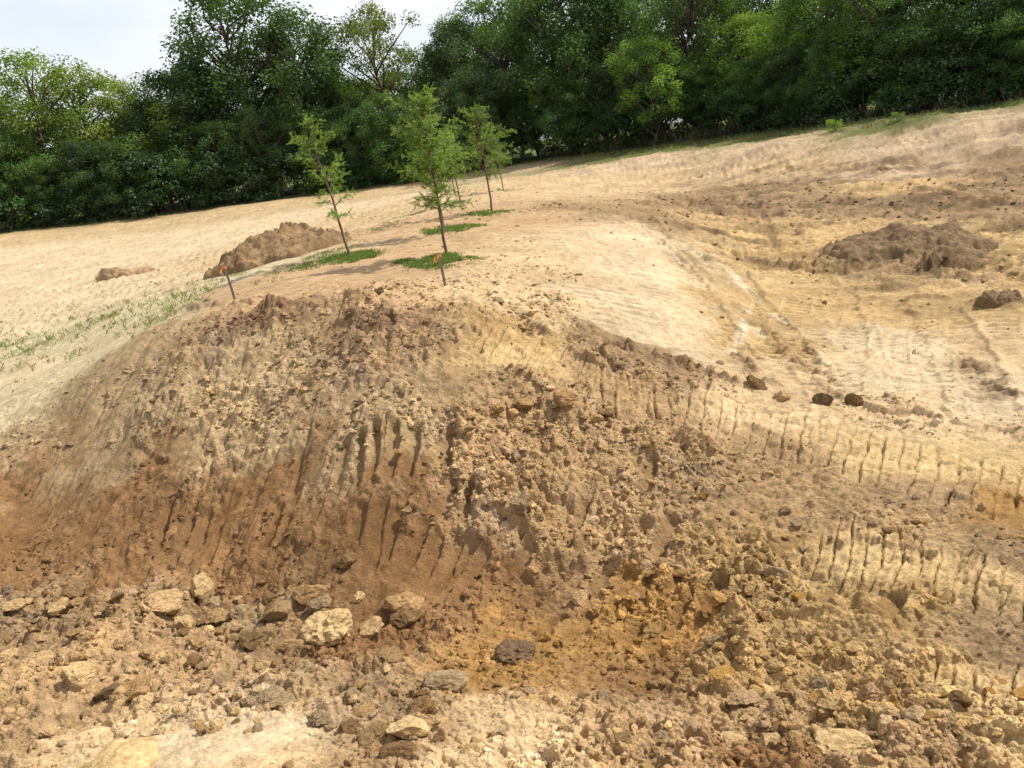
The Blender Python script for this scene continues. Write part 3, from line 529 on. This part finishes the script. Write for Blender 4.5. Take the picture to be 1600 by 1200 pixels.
def plain(name, c, r=.9, noise=18, amt=.4):
    M = bpy.data.materials.new(name); M.use_nodes = True; t = M.node_tree; p = t.nodes['Principled BSDF']; p.inputs['Roughness'].default_value = r; p.inputs['Specular IOR Level'].default_value = .2
    tcn = N(t, 'ShaderNodeTexCoord'); mpp = N(t, 'ShaderNodeMapping'); mpp.inputs['Scale'].default_value = (1, 1, .25); n1 = N(t, 'ShaderNodeTexNoise'); n1.inputs['Scale'].default_value = noise; n1.inputs['Detail'].default_value = 5
    L(t, tcn.outputs['Object'], mpp.inputs[0]); L(t, mpp.outputs[0], n1.inputs['Vector']); r_ = N(t, 'ShaderNodeValToRGB')
    r_.color_ramp.elements[0].position = .3; r_.color_ramp.elements[0].color = (*[q*(1-amt) for q in c], 1); r_.color_ramp.elements[1].position = .7; r_.color_ramp.elements[1].color = (*[min(1, q*(1+amt)) for q in c], 1)
    L(t, n1.outputs['Fac'], r_.inputs[0]); L(t, r_.outputs[0], p.inputs['Base Color']); b = N(t, 'ShaderNodeBump'); b.inputs['Strength'].default_value = .4; b.inputs['Distance'].default_value = .01
    L(t, n1.outputs['Fac'], b.inputs['Height']); L(t, b.outputs[0], p.inputs['Normal']); return M
M_leaf = leaf_mat('tree_leaves', .38); M_bark = plain('tree_bark', (.09, .075, .06), noise=3); M_grass = leaf_mat('grass_blades', .3)
M_sapbark = plain('sapling_bark', (.15, .105, .07), noise=30); M_needle = leaf_mat('feathery_leaves', .45)
def tubes(segs, n=6):
    """segs: list of (p0, p1, r0, r1) -> verts, faces"""
    P0 = np.array([s[0] for s in segs], float); P1 = np.array([s[1] for s in segs], float); r0 = np.array([s[2] for s in segs]); r1 = np.array([s[3] for s in segs])
    d = P1-P0; d /= np.linalg.norm(d, axis=1, keepdims=True)+1e-9; up = np.where(np.abs(d[:, 2:3]) > .9, np.array([[1., 0, 0]]), np.array([[0, 0, 1.]]))
    a = np.cross(d, up); a /= np.linalg.norm(a, axis=1, keepdims=True); b = np.cross(d, a); t = np.linspace(0, 2*math.pi, n, endpoint=False)
    ring = np.cos(t)[None, :, None]*a[:, None]+np.sin(t)[None, :, None]*b[:, None]
    V = np.concatenate([P0[:, None]+ring*r0[:, None, None], P1[:, None]+ring*r1[:, None, None]], 1).reshape(-1, 3)
    k = np.arange(n); q = np.stack([k, (k+1) % n, (k+1) % n+n, k+n], 1); F = (q[None]+(np.arange(len(segs))*2*n)[:, None, None]).reshape(-1, 4); return V, F
def leaves(C, L_, W_, nrm, g, tint):
    """rhombic leaves at C with normals nrm"""
    n_ = len(C); nrm = nrm/(np.linalg.norm(nrm, axis=1, keepdims=True)+1e-9); q = g.normal(size=(n_, 3)); a = np.cross(nrm, q); a /= np.linalg.norm(a, axis=1, keepdims=True)+1e-9; b = np.cross(nrm, a)
    L_ = np.asarray(L_)[:, None]; W_ = np.asarray(W_)[:, None]; bend = nrm*L_*.12
    V = np.stack([C-a*L_/2-bend, C+b*W_/2+a*L_*.05+bend, C+a*L_/2-bend, C-b*W_/2+a*L_*.05+bend], 1).reshape(-1, 3)
    return V, np.arange(n_*4).reshape(-1, 4), np.repeat(tint, 4, 0)
def big_tree(seed, H=16., R=5., low=.12, nclump=110, lpc=165, style=0):
    g = np.random.default_rng(seed); segs = []; p = np.array([0, 0, -.4]); rad = H*.017; nseg = 9; top = H*.82; path = [p]
    for k in range(nseg):
        q = p+np.array([g.normal()*.28, g.normal()*.28, (top+.4)/nseg]); segs.append((p, q, rad, rad*.86)); p = q; rad *= .86; path.append(p)
    path = np.array(path); ph = g.uniform(0, 6.283, 6); cl = []
    zc, hz = H*(.5+low*.5), H*(.5-low*.5)
    for k in range(nclump):
        while True:
            a = g.uniform(0, 6.283); cz = g.uniform(-1, 1); env = (1-abs(cz)**(2.4 if cz > 0 else 3.5))**.5
            env *= 1+.22*math.sin(2*a+ph[0]+cz*2)+.16*math.sin(3*a+ph[1]-cz*4)+.14*math.sin(5*a+ph[2]+cz*7)
            f = g.uniform(0, 1)**.38
            if f*env > .12: break
        c = np.array([math.cos(a)*R*env*f, math.sin(a)*R*env*f, zc+hz*cz*.93]); z0 = max(.1*H, c[2]-.75*math.hypot(c[0], c[1])-g.uniform(.3, 1.2)); z0 = min(z0, top*.97)
        i = min(int(z0/top*nseg), nseg-1); st_ = path[i]+(path[i+1]-path[i])*g.random(); c[:2] += st_[:2]; cl.append(c)
        if k % 2 == 0 or style == 2:
            mid = st_*.5+c*.5+np.array([g.normal()*.2, g.normal()*.2, -.15]); r_ = .035+.05*np.linalg.norm(c-st_)/R; segs += [(st_, mid, r_*1.3, r_*.8), (mid, c, r_*.8, r_*.25)]
    Cn, Nm, Ln, Tn = [], [], [], []
    for c in cl:
        rc = g.uniform(.65, 1.35)*R/5.*1.15; m_ = int(lpc*rc*rc*g.uniform(.75, 1.15))
        d = g.normal(size=(m_, 3)); d /= np.linalg.norm(d, axis=1, keepdims=True); lobes = 1+.3*np.sin(d[:, 0]*5+c[0]*3)*np.sin(d[:, 1]*5+c[1]*3)
        Cn.append(c+d*(g.uniform(size=m_)**.4*lobes)[:, None]*rc*np.array([1, 1, .8])+g.normal(size=(m_, 3))*.06); Nm.append(d*.75+np.array([0, 0, .6])+g.normal(size=(m_, 3))*.5); Ln.append(g.uniform(.15, .30, m_))
        tb = g.uniform(.74, 1.25); yl = g.uniform(-.08, .14); tt = np.clip(g.normal(1, .16, m_), .5, 1.6)*tb; Tn.append(np.stack([tt*(1+yl), tt, tt*(1-yl)], 1))
    L_ = np.concatenate(Ln); V, F, T = leaves(np.concatenate(Cn), L_, L_*.72, np.concatenate(Nm), g, np.concatenate(Tn)); bv, bf = tubes(segs, 5)
    print('tree', len(F)); return mesh_np('crown', V, F, M_leaf, False, T, 'leaf'), mesh_np('trunk', bv, bf, M_bark, True)
TV = [big_tree(1001+k, 16, 5, low=[.08, .12, .2, .1, .26, .14, .06, .18][k], nclump=[120, 100, 84, 125, 72, 110, 120, 84][k], lpc=[135, 135, 125, 140, 120, 130, 135, 125][k], style=k % 3) for k in range(8)]
def bush(seed, H, R, ncl, lpc):
    g = np.random.default_rng(seed); segs = []; Cn, Nm, Ln, Tn = [], [], [], []
    for k in range(ncl):
        a = g.uniform(0, 6.283); rr2 = R*math.sqrt(g.random())*.85; z = g.uniform(.06, 1)*H*(1-.35*(rr2/R)**2); c = np.array([math.cos(a)*rr2, math.sin(a)*rr2, z])
        if k % 3 == 0: segs.append((np.array([c[0]*.2, c[1]*.2, -.2]), c, .035, .012))
        rc = g.uniform(.35, .8); m_ = int(lpc*g.uniform(.6, 1.3)); d = g.normal(size=(m_, 3)); d /= np.linalg.norm(d, axis=1, keepdims=True)
        Cn.append(c+d*(g.uniform(size=m_)**.45)[:, None]*rc*np.array([1, 1, .7])); Nm.append(d*.7+np.array([0, 0, .7])+g.normal(size=(m_, 3))*.5); Ln.append(g.uniform(.10, .22, m_))
        tt = np.clip(g.normal(1, .18, m_), .5, 1.6)*g.uniform(.75, 1.2); Tn.append(np.stack([tt, tt, tt], 1))
    L_ = np.concatenate(Ln); V, F, T = leaves(np.concatenate(Cn), L_, L_*.7, np.concatenate(Nm), g, np.concatenate(Tn)); bv, bf = tubes(segs, 5)
    return mesh_np('foliage', V, F, M_leaf, False, T, 'leaf'), mesh_np('stem', bv, bf, M_bark, True)
BV = [bush(1101+k, 3.6, 2.2, 34, 80) for k in range(4)]
TINT = dict(dark=(0.056, 0.110, 0.035), mid=(0.087, 0.176, 0.043), oak=(0.072, 0.145, 0.041), olive=(0.149, 0.205, 0.056), light=(0.180, 0.284, 0.056), yellow=(0.196, 0.284, 0.053), bright=(0.180, 0.324, 0.056), grey=(0.103, 0.158, 0.078))
def depth_at(u): return float(np.interp(u, [-200, 0, 800, 1000, 1200, 1400, 1600, 1800], [88, 86, 84, 79, 74, 66, 66, 68]))
def plant_tree(u, vtop, wpx, dD, tint, var, label, group=None, sp=.0):
    D = depth_at(u)+dD
    az, _ = ray(u, 225-.1317*(u-800)+25); x, y = D*math.sin(az), D*math.cos(az); z = float(base(x, y)) if D < 95 else 2.4
    a2, t2 = ray(u-(225-.1317*(u-800)+25-vtop)*.1317, vtop); H = (ZC-D*t2)-z
    Rr = wpx/FPX*D*.5
    o = bpy.data.objects.new('tree', None); COL.objects.link(o); o.location = (x, y, z-.1); o.rotation_euler = (0, 0, random.uniform(0, 6.28)); o['label'] = label; o['category'] = 'tree'
    if group: o['group'] = group
    q = min(Rr/5, H/16*1.3); s = (q, q, H/16.); o.scale = s
    c = ob('crown', TV[var % 8][0], o); tn = random.uniform(.84, 1.0); c.color = (TINT[tint][0]*tn, TINT[tint][1]*tn*.94, TINT[tint][2]*tn*.85, 1); ob('trunk', TV[var % 8][1], o); return o
G1 = 'trees along the front of the wood'
FR = [(-90, 90, 170, 0, 'mid', 0, 'mid green tree cut by the left edge of the view'), (20, 110, 150, 2, 'light', 2, 'pale green tree at the far left with an open airy top'), (100, 78, 160, 1, 'light', 4, 'light green tree with a flat spreading top above the left end of the wood'),
 (185, 98, 140, 2, 'yellow', 7, 'yellow green tree with a small raised tuft on top'), (248, 118, 120, 3, 'yellow', 2, 'yellow green tree touching the left flank of the tall oak'),
 (55, 195, 150, -2, 'mid', 6, 'lower mid green tree in front at the far left'), (150, 215, 150, -3, 'dark', 3, 'low dark tree below the yellow green tree with the tuft'), (240, 230, 140, -3, 'dark', 0, 'low dark tree left of the foot of the tall oak'),
 (325, 85, 130, 0, 'dark', 1, 'dark tree forming the left shoulder of the tall oak'), (425, -25, 230, 3, 'oak', 3, 'tallest broad oak with sky showing through its crown'), (505, 15, 130, 1, 'oak', 5, 'dark oak right of the tallest one'),
 (340, 235, 150, -3, 'dark', 6, 'low dark tree under the left side of the tall oak'), (430, 225, 150, -3, 'dark', 0, 'low dark tree under the middle of the tall oak'),
 (560, 75, 100, 1, 'mid', 4, 'slender tree in the dip between the oak and the olive tree'), (628, 3, 130, 2, 'olive', 7, 'olive green tree with a thin top standing out against the sky'), (590, 175, 120, -3, 'mid', 6, 'round mid green tree behind the leaning sapling'),
 (705, 50, 100, 1, 'oak', 1, 'dark narrow tree right of the olive one'), (750, 105, 110, -4, 'grey', 5, 'grey green tree hanging over the saplings'), (745, 25, 100, 2, 'grey', 3, 'grey green tree behind the hanging one'), (660, 190, 120, -2, 'dark', 0, 'dark bushy tree behind the tallest sapling'),
 (815, -20, 130, 1, 'mid', 0, 'mid green tree right of the grey green pair'), (890, -60, 160, 0, 'oak', 6, 'broad dark tree left of the bright one'), (900, 90, 120, -4, 'mid', 3, 'shorter mid green tree left of the bright one'),
 (968, -60, 150, 1, 'oak', 1, 'tall dark tree right above the bright one'), (1022, 55, 100, -6, 'bright', 2, 'bright green tree standing forward of the dark wood'), (1095, -60, 150, 0, 'mid', 5, 'tall mid green tree right of the bright one'),
 (1100, 110, 110, -4, 'mid', 4, 'shorter tree with hanging twigs right of the bright one'), (1160, 20, 110, -1, 'light', 7, 'light green tree with a dead brown patch'), (1235, -5, 110, -2, 'bright', 4, 'light green tree with several bare stems below'),
 (1245, 110, 100, -4, 'mid', 2, 'small tree below the light green one with bare stems'), (1310, -60, 130, 1, 'mid', 6, 'tall mid green tree left of the dark end of the wood'), (1325, 50, 90, -3, 'bright', 2, 'narrow light green tree in front of the tall one'),
 (1395, -70, 140, 0, 'mid', 0, 'tall tree where the wood turns dark'), (1420, 90, 130, -2, 'dark', 3, 'dark low tree near the right end of the wood'), (1470, -80, 150, 0, 'oak', 1, 'tall dark tree near the right end of the wood'),
 (1545, -60, 150, -1, 'oak', 5, 'dark tree with big leaf masses near the right edge'), (1580, 10, 130, -3, 'mid', 6, 'mid green tree leaning in at the right edge'), (1650, -70, 160, 0, 'dark', 3, 'dark tree cut by the right edge of the view')]
for (u, vt, wp, dD, ti, va, lab) in FR: plant_tree(u, vt, wp*1.15, dD, ti, va, lab)
for k, u in enumerate(np.arange(-120, 1780, 68)):
    fl = 225-.1317*(u-800)
    plant_tree(u+random.uniform(-14, 14), fl-random.uniform(70, 125), 95, -3.2+random.uniform(-1, 1), ['dark', 'mid', 'oak', 'mid'][k % 4], k*3+2, 'small tree of the undergrowth standing below the tall front row', 'small trees along the wood edge')
for k, u in enumerate(np.arange(-150, 1800, 62)):
    hid = float(np.interp(u, [-200, 0, 240, 300, 420, 520, 560, 600, 660, 700, 760, 900, 1800], [110, 150, 190, 140, 60, 70, 130, 90, 90, 110, 40, -20, -60]))
    plant_tree(u+random.uniform(-15, 15), hid+random.uniform(-10, 25), 140, 8+5*(k % 2), ['oak', 'dark', 'mid'][k % 3], k*3+1, 'dark tree inside the wood behind the front row', 'trees deeper in the wood')
for k, u in enumerate(np.arange(-130, 1760, 38)):
    D = depth_at(u)-3.0-random.random()*1.5; az, _ = ray(u, 250-.1317*(u-800)); x, y = D*math.sin(az), D*math.cos(az)
    o = bpy.data.objects.new('shrub', None); COL.objects.link(o); o.location = (x, y, float(gh(x, y))-.1); o.rotation_euler = (0, 0, random.uniform(0, 6.28))
    s = random.uniform(.75, 1.5)*(1.15 if u < 500 else .9); o.scale = (s*1.15, s*1.15, s)
    o['label'] = 'dark undergrowth shrub at the foot of the wood'; o['category'] = 'shrub'; o['group'] = 'undergrowth along the wood edge'
    c = ob('foliage', BV[k % 4][0], o); c.color = (*[q*random.uniform(.8, 1.1) for q in TINT['dark' if k % 4 else 'mid']], 1); ob('stem', BV[k % 4][1], o)
def lone_bush(u, v, s, tint, lab):
    h = hit(u, v); o = bpy.data.objects.new('shrub', None); COL.objects.link(o); o.location = (h[0], h[1], float(gh(h[0], h[1]))-.1); o.scale = (s, s, s*.9)
    o['label'] = lab; o['category'] = 'shrub'; c = ob('foliage', BV[1][0], o); c.color = (*TINT[tint], 1); ob('stem', BV[1][1], o)

# ---------------- saplings ----------------
def sapling(u, v, H, lean, seed, R, label, dens=1., forks=1, tint=(.18, .285, .055), low=.32):
    g = np.random.default_rng(seed); b = hit(u, v); b[2] = float(gh(b[0], b[1])); root = bpy.data.objects.new('sapling', None); COL.objects.link(root); root.location = b; root['label'] = label; root['category'] = 'sapling'
    nseg = 14; p = np.array([0, 0, -.08]); path = [p]
    for k in range(nseg):
        p = p+np.array([lean[0]/nseg*(1+.3*math.sin(k*.9+seed))+g.normal()*.012, lean[1]/nseg+g.normal()*.012, (H+.08)/nseg]); path.append(p)
    path = np.array(path); r0 = .030*H/3.3
    rad = lambda t: r0*(1-t)**.8+.005
    tr = [(path[k], path[k+1], rad(k/nseg), rad((k+1)/nseg)) for k in range(nseg)]; br = []; Cn, An, Ln, Tn = [], [], [], []
    def at(t):
        s = t*nseg; k = min(int(s), nseg-1); return path[k]+(path[k+1]-path[k])*(s-k)
    nb = int(46*dens)
    for k in range(nb):
        t = low+(.97-low)*((k+g.uniform(0, 1))/nb); st_ = at(t); a = k*2.4+g.uniform(-.7, .7)
        tq = (t-low)/(1-low); prof = (.50+.5*math.sin(min(1, tq/.42)*1.5708))*(1-max(0, tq-.35)/.65)**.75+.06; ln = R*prof*g.choice([.55, .8, 1.0, 1.3])*g.uniform(.85, 1.15)
        if g.random() < .08: ln *= 1.35
        el = g.uniform(.10, .85)+.45*(t-low)-(.25 if t < low+.06 else 0); rr3 = [st_]; d = np.array([math.cos(a)*math.cos(el), math.sin(a)*math.cos(el), math.sin(el)]); q = st_; m_ = 5
        droop = (.30 if t < low+.15 else .12)
        for i_ in range(m_):
            d = d+np.array([g.normal()*.12, g.normal()*.12, -droop*i_/m_+g.normal()*.06]); d /= np.linalg.norm(d); q2 = q+d*ln/m_; br.append((q, q2, .009*(1-i_/m_)+.0028, .009*(1-(i_+1)/m_)+.0025)); rr3.append(q2); q = q2
        rr3 = np.array(rr3)
        ntw = max(6, int(ln*32))
        for i_ in range(ntw):
            s = g.uniform(.18, 1)*m_; kk_ = min(int(s), m_-1); o_ = rr3[kk_]+(rr3[kk_+1]-rr3[kk_])*(s-kk_); dd_ = rr3[kk_+1]-rr3[kk_]; dd_ /= np.linalg.norm(dd_)
            side = g.normal(size=3); side -= side@dd_*dd_; side /= np.linalg.norm(side); td = dd_*.7+side*.9+np.array([0, 0, -.12]); td /= np.linalg.norm(td); tl = g.uniform(.07, .20)
            nl = 10; tt = np.linspace(.12, 1, nl); ax = np.cross(td, [0, 0, 1.])+1e-4; ax /= np.linalg.norm(ax)
            for sg in (-1, 1):
                Cn.append(o_+td[None]*(tt*tl)[:, None]+ax[None]*sg*.018+np.array([0, 0, -.006])+g.normal(size=(nl, 3))*.009); An.append(np.repeat((td*.5+ax*sg*1.)[None], nl, 0)+g.normal(size=(nl, 3))*.35)
                Ln.append(g.uniform(.035, .066, nl)); tb = g.uniform(.7, 1.3); Tn.append(np.clip(g.normal(1, .12, (nl, 1)), .6, 1.4)*tb*np.ones((1, 3)))
            br.append((o_, o_+td*tl, .0022, .0015))
    C = np.concatenate(Cn); A_ = np.concatenate(An); A_ /= np.linalg.norm(A_, axis=1, keepdims=True); L_ = np.concatenate(Ln)[:, None]; q = g.normal(size=A_.shape); B_ = np.cross(A_, q*.5+np.array([0, 0, 1.])); B_ /= np.linalg.norm(B_, axis=1, keepdims=True)+1e-9
    W_ = L_*.26
    V = np.stack([C-A_*L_*.5, C+B_*W_*.5, C+A_*L_*.5, C-B_*W_*.5], 1).reshape(-1, 3); T = np.repeat(np.concatenate(Tn), 4, 0)
    f = ob('foliage', mesh_np('foliage', V, np.arange(len(V)).reshape(-1, 4), M_needle, False, T, 'leaf'), root); f.color = (*tint, 1)
    bv, bf = tubes(tr, 8); ob('trunk', mesh_np('trunk', bv, bf, M_sapbark, True), root); bv, bf = tubes(br, 4); ob('branches', mesh_np('branches', bv, bf, M_sapbark, True), root)
    return root, b
SP = []
SP.append(sapling(548, 403, 3.15, (-.42, 0), 1, .85, 'leaning sapling with a crooked open crown, on the left grass patch', .62, low=.30))
SP.append(sapling(699, 403, 3.2, (-.12, .0), 2, .98, 'tallest dense sapling, on the grass patch behind the orange stake', 1.5, low=.30, tint=(.17, .27, .055)))
SP.append(sapling(693, 364, 3.1, (-.05, .1), 3, .8, 'sapling hidden behind the tallest one, trunk on the second grass patch', .9, low=.34))
SP.append(sapling(769, 331, 3.35, (.0, .1), 4, .95, 'upright sapling with a slim dark trunk, on the third grass patch', 1.1, low=.34, tint=(.16, .25, .055)))
SP.append(sapling(720, 317, 3.0, (-.2, .1), 5, .85, 'thin sapling far back between the tallest and the upright one', .8, low=.34, tint=(.14, .22, .055)))
SP.append(sapling(711, 305, 3.1, (-.1, .1), 6, .8, 'straight thin sapling just behind the thin one far back', .7, low=.34, tint=(.14, .22, .055)))
SP.append(sapling(787, 298, 3.0, (-.15, .1), 7, .85, 'farthest sapling, on the right end of the planted ridge', .8, low=.36, tint=(.14, .22, .055)))

# ---------------- stakes with flagging tape ----------------
M_wood = plain('weathered_wood', (.20, .165, .13), noise=40, amt=.35)
M_tape = leaf_mat('flagging_tape', .3, False, (.72, .26, .09))
def stake(u, v, hpx, lean, label, seed):
    g = np.random.default_rng(seed); b = hit(u, v); b[2] = float(gh(b[0], b[1])); r = math.hypot(math.hypot(b[0], b[1]), ZC-b[2]); H = hpx/FPX*r
    root = bpy.data.objects.new('survey_stake', None); COL.objects.link(root); root.location = b; root.rotation_euler = (0, lean, .3); root['label'] = label; root['category'] = 'stake'
    s = .021; z0 = -.15; V = [(x, y, z) for z in (z0, H-.02) for x, y in ((-s, -s*.7), (s, -s*.7), (s, s*.7), (-s, s*.7))]+[(x*.7, y*.7, H) for x, y in ((-s, -s*.7), (s, -s*.7), (s, s*.7), (-s, s*.7))]
    F = [(0, 3, 2, 1), (0, 1, 5, 4), (1, 2, 6, 5), (2, 3, 7, 6), (3, 0, 4, 7), (4, 5, 9, 8), (5, 6, 10, 9), (6, 7, 11, 10), (7, 4, 8, 11), (8, 9, 10, 11)]
    ob('post', mesh_np('post', np.array(V), np.array(F), M_wood), root)
    Vt = []; Ft = []                                   # band round the post and three hanging crinkled tails
    a = np.linspace(0, 2*math.pi, 13)[:-1]
    for z in (H-.075, H-.03):
        for q in a: Vt.append((math.cos(q)*.031, math.sin(q)*.026, z+.006*math.sin(3*q)))
    for k in range(12): Ft.append((k, (k+1) % 12, (k+1) % 12+12, k+12))
    for tail in range(4):
        an = g.uniform(2.2, 4.2); ln = g.uniform(.09, .17); wd = .02; st_ = np.array([math.cos(an)*.03, math.sin(an)*.028, H-.04]); base_i = len(Vt); d = np.array([math.cos(an)*.9, math.sin(an)*.9, .1]); p = st_
        for i_ in range(8):
            sd_ = np.array([-math.sin(an+i_*.35), math.cos(an+i_*.35), .3*math.sin(i_)]); Vt.append(tuple(p-sd_*wd*.5)); Vt.append(tuple(p+sd_*wd*.5)); d = d+np.array([g.normal()*.15, g.normal()*.15, -.42]); p = p+d/np.linalg.norm(d)*ln/7
        for i_ in range(7): k = base_i+2*i_; Ft.append((k, k+1, k+3, k+2))
    ob('flagging_tape', mesh_np('flagging_tape', np.array(Vt), np.array(Ft), M_tape, True, np.ones((len(Vt), 3)), 'leaf'), root)
stake(367, 468, 52, -.08, 'left wooden stake with faded orange tape beside the weedy strip', 3)
stake(696, 449, 52, -.05, 'wooden stake with bright orange tape on the crest before the tallest sapling', 4)

# ---------------- grass and weeds ----------------
def blades(x, y, h, wd, spread, g, nper, c0, cvar=.25, root=.03):
    n_ = len(x)*nper; X = np.repeat(x, nper)+g.normal(size=n_)*root; Y = np.repeat(y, nper)+g.normal(size=n_)*root; H = np.repeat(h, nper)*g.uniform(.5, 1.15, n_); Z = gh(X, Y)-.01
    a = g.uniform(0, 6.283, n_); ln = g.uniform(.1, spread, n_)*H; dx, dy = np.cos(a), np.sin(a); w2 = wd*g.uniform(.7, 1.3, n_)
    B0 = np.stack([X-dy*w2, Y+dx*w2, Z], 1); B1 = np.stack([X+dy*w2, Y-dx*w2, Z], 1); M1 = np.stack([X+dx*ln*.45+dy*w2*.8, Y+dy*ln*.45-dx*w2*.8, Z+H*.65], 1); T1 = np.stack([X+dx*ln, Y+dy*ln, Z+H*(1-.25*spread*g.uniform(size=n_))], 1)
    V = np.stack([B0, B1, M1, T1], 1).reshape(-1, 3); t = np.clip(g.normal(1, cvar, n_), .4, 1.7); yl = g.uniform(-.1, .35, n_); c = np.asarray(c0)[None]*t[:, None]*np.stack([1+yl, 1+yl*.2, 1-yl*.3], 1)
    return V, np.repeat(c, 4, 0)
def grass_ob(name, parts, label):
    V = np.concatenate([p[0] for p in parts]); C = np.concatenate([p[1] for p in parts])
    o = ob(name, mesh_np(name, V, np.arange(len(V)).reshape(-1, 4), M_grass, False, C, 'leaf'), kind='stuff', label=label, category='grass'); o.color = (1, 1, 1, 1); return o
gg = np.random.default_rng(5); parts = []
def patch(u, v, rx, ry, cnt, h=.09, c=(.12, .19, .045), holes=0.):
    b = hit(u, v); a = gg.uniform(0, 6.283, cnt); r = np.sqrt(gg.uniform(size=cnt)); x = b[0]+np.cos(a)*r*rx*(1+.15*gg.normal(size=cnt)); y = b[1]+np.sin(a)*r*ry*(1+.15*gg.normal(size=cnt))
    k = (fbm(x*2.2, y*2.2, 77, 4, .6) > -.22+holes+.35*(r-.6)+gg.normal(size=cnt)*.08); x, y = x[k], y[k]; parts.append(blades(x, y, np.full(len(x), h), .0045, 1., gg, 5, c, root=.035))
patch(550, 404, .66, .75, 1100); patch(683, 413, .80, .85, 1500); patch(704, 359, .85, 1.1, 1100, .10, holes=.15); patch(762, 334, .75, .9, 500, holes=.2); patch(495, 411, .5, .8, 220, .08, holes=.3)
patch(790, 298, 1., 1.3, 200, .1, (.09, .14, .03), .3); patch(715, 318, .8, 1., 160, .1, (.09, .14, .03), .3); patch(700, 303, 1.2, 1.5, 160, .12, (.08, .12, .03), .2)
for _ in range(60):
    t = gg.random(); p0 = [(420, 436), (500, 405), (600, 356), (735, 286)]; u = np.interp(t, [0, .3, .6, 1], [p[0] for p in p0]); v = np.interp(t, [0, .3, .6, 1], [p[1] for p in p0])
    if fbm(np.array([t*9.]), np.array([0.]), 12, 2)[0] > -.2: patch(u+gg.normal()*4, v+gg.normal()*2, .5, .6, 26, .07, (.13, .16, .05), .0)
grass_ob('grass', parts, 'short green grass in round patches at the feet of the saplings')
# weedy strip down the left flank
parts = []; X, Y = [], []
for _ in range(1300):
    t = gg.random(); u = -30+t*440; vc = 560-t*128; v = vc+gg.normal()*(22-9*t); 
    if v > 650-.52*u*.9 + 20 or v > 646-u*.56: continue
    h = hit(u, v); 
    if vn(np.array([h[0]*.9]), np.array([h[1]*.9]), 51)[0] > -.02+gg.normal()*.2: X.append(h[0]); Y.append(h[1])
X = np.array(X); Y = np.array(Y); X += gg.normal(size=len(X))*.1; Y += gg.normal(size=len(X))*.1
parts.append(blades(X, Y, gg.uniform(.04, .17, len(X)), .006, .9, gg, 5, (.17, .21, .07), root=.03))
parts.append(blades(X+gg.normal(size=len(X))*.18, Y+gg.normal(size=len(X))*.18, gg.uniform(.02, .05, len(X)), .009, 1.6, gg, 3, (.17, .19, .09), root=.09))
grass_ob('weeds', parts, 'sparse green weeds growing in a strip down the pale left flank')
# verge below the wood
parts = []; n_ = 15000; u = gg.uniform(-150, 1750, n_); hv = np.interp(u, [-200, 0, 800, 1000, 1200, 1400, 1600, 1800], [84, 80, 78, 66, 59, 53, 56, 58]); hb = np.interp(u, [-200, 0, 800, 1000, 1200, 1400, 1600, 1800], [90, 87, 85, 80, 76, 68, 68, 70])
tt = gg.uniform(size=n_); D = hv+(hb-hv)*tt; AZu = np.array([ray(a_, 225-.1317*(a_-800)+28)[0] for a_ in u]); x = D*np.sin(AZu); y = D*np.cos(AZu)
parts.append(blades(x, y, gg.uniform(.08, .3, n_)+.0*tt, .02, 1.2, gg, 2, (.10, .125, .04), root=.1))
grass_ob('verge_grass', parts, 'rough grass of the verge between the bare field and the wood')
# dry brush along the wood edge
parts = []; n_ = 1500; u = 1040+gg.normal(size=n_)*70; u = np.concatenate([u, gg.uniform(850, 1600, 900)]); n_ = len(u); D = np.array([depth_at(q) for q in u])-3.5+gg.uniform(-1, 2.5, n_); AZu = np.array([ray(a_, 215)[0] for a_ in u])
parts.append(blades(D*np.sin(AZu), D*np.cos(AZu), gg.uniform(.4, 1.2, n_), .010, .55, gg, 4, (.20, .155, .10), root=.3)); grass_ob('dry_brush', parts, 'dry brown brush and dead stalks at the foot of the wood')
lone_bush(1303, 205, .28, 'light', 'low green bush hanging over the top of the far bank'); lone_bush(1402, 192, .22, 'olive', 'small yellowish bush on the far bank')
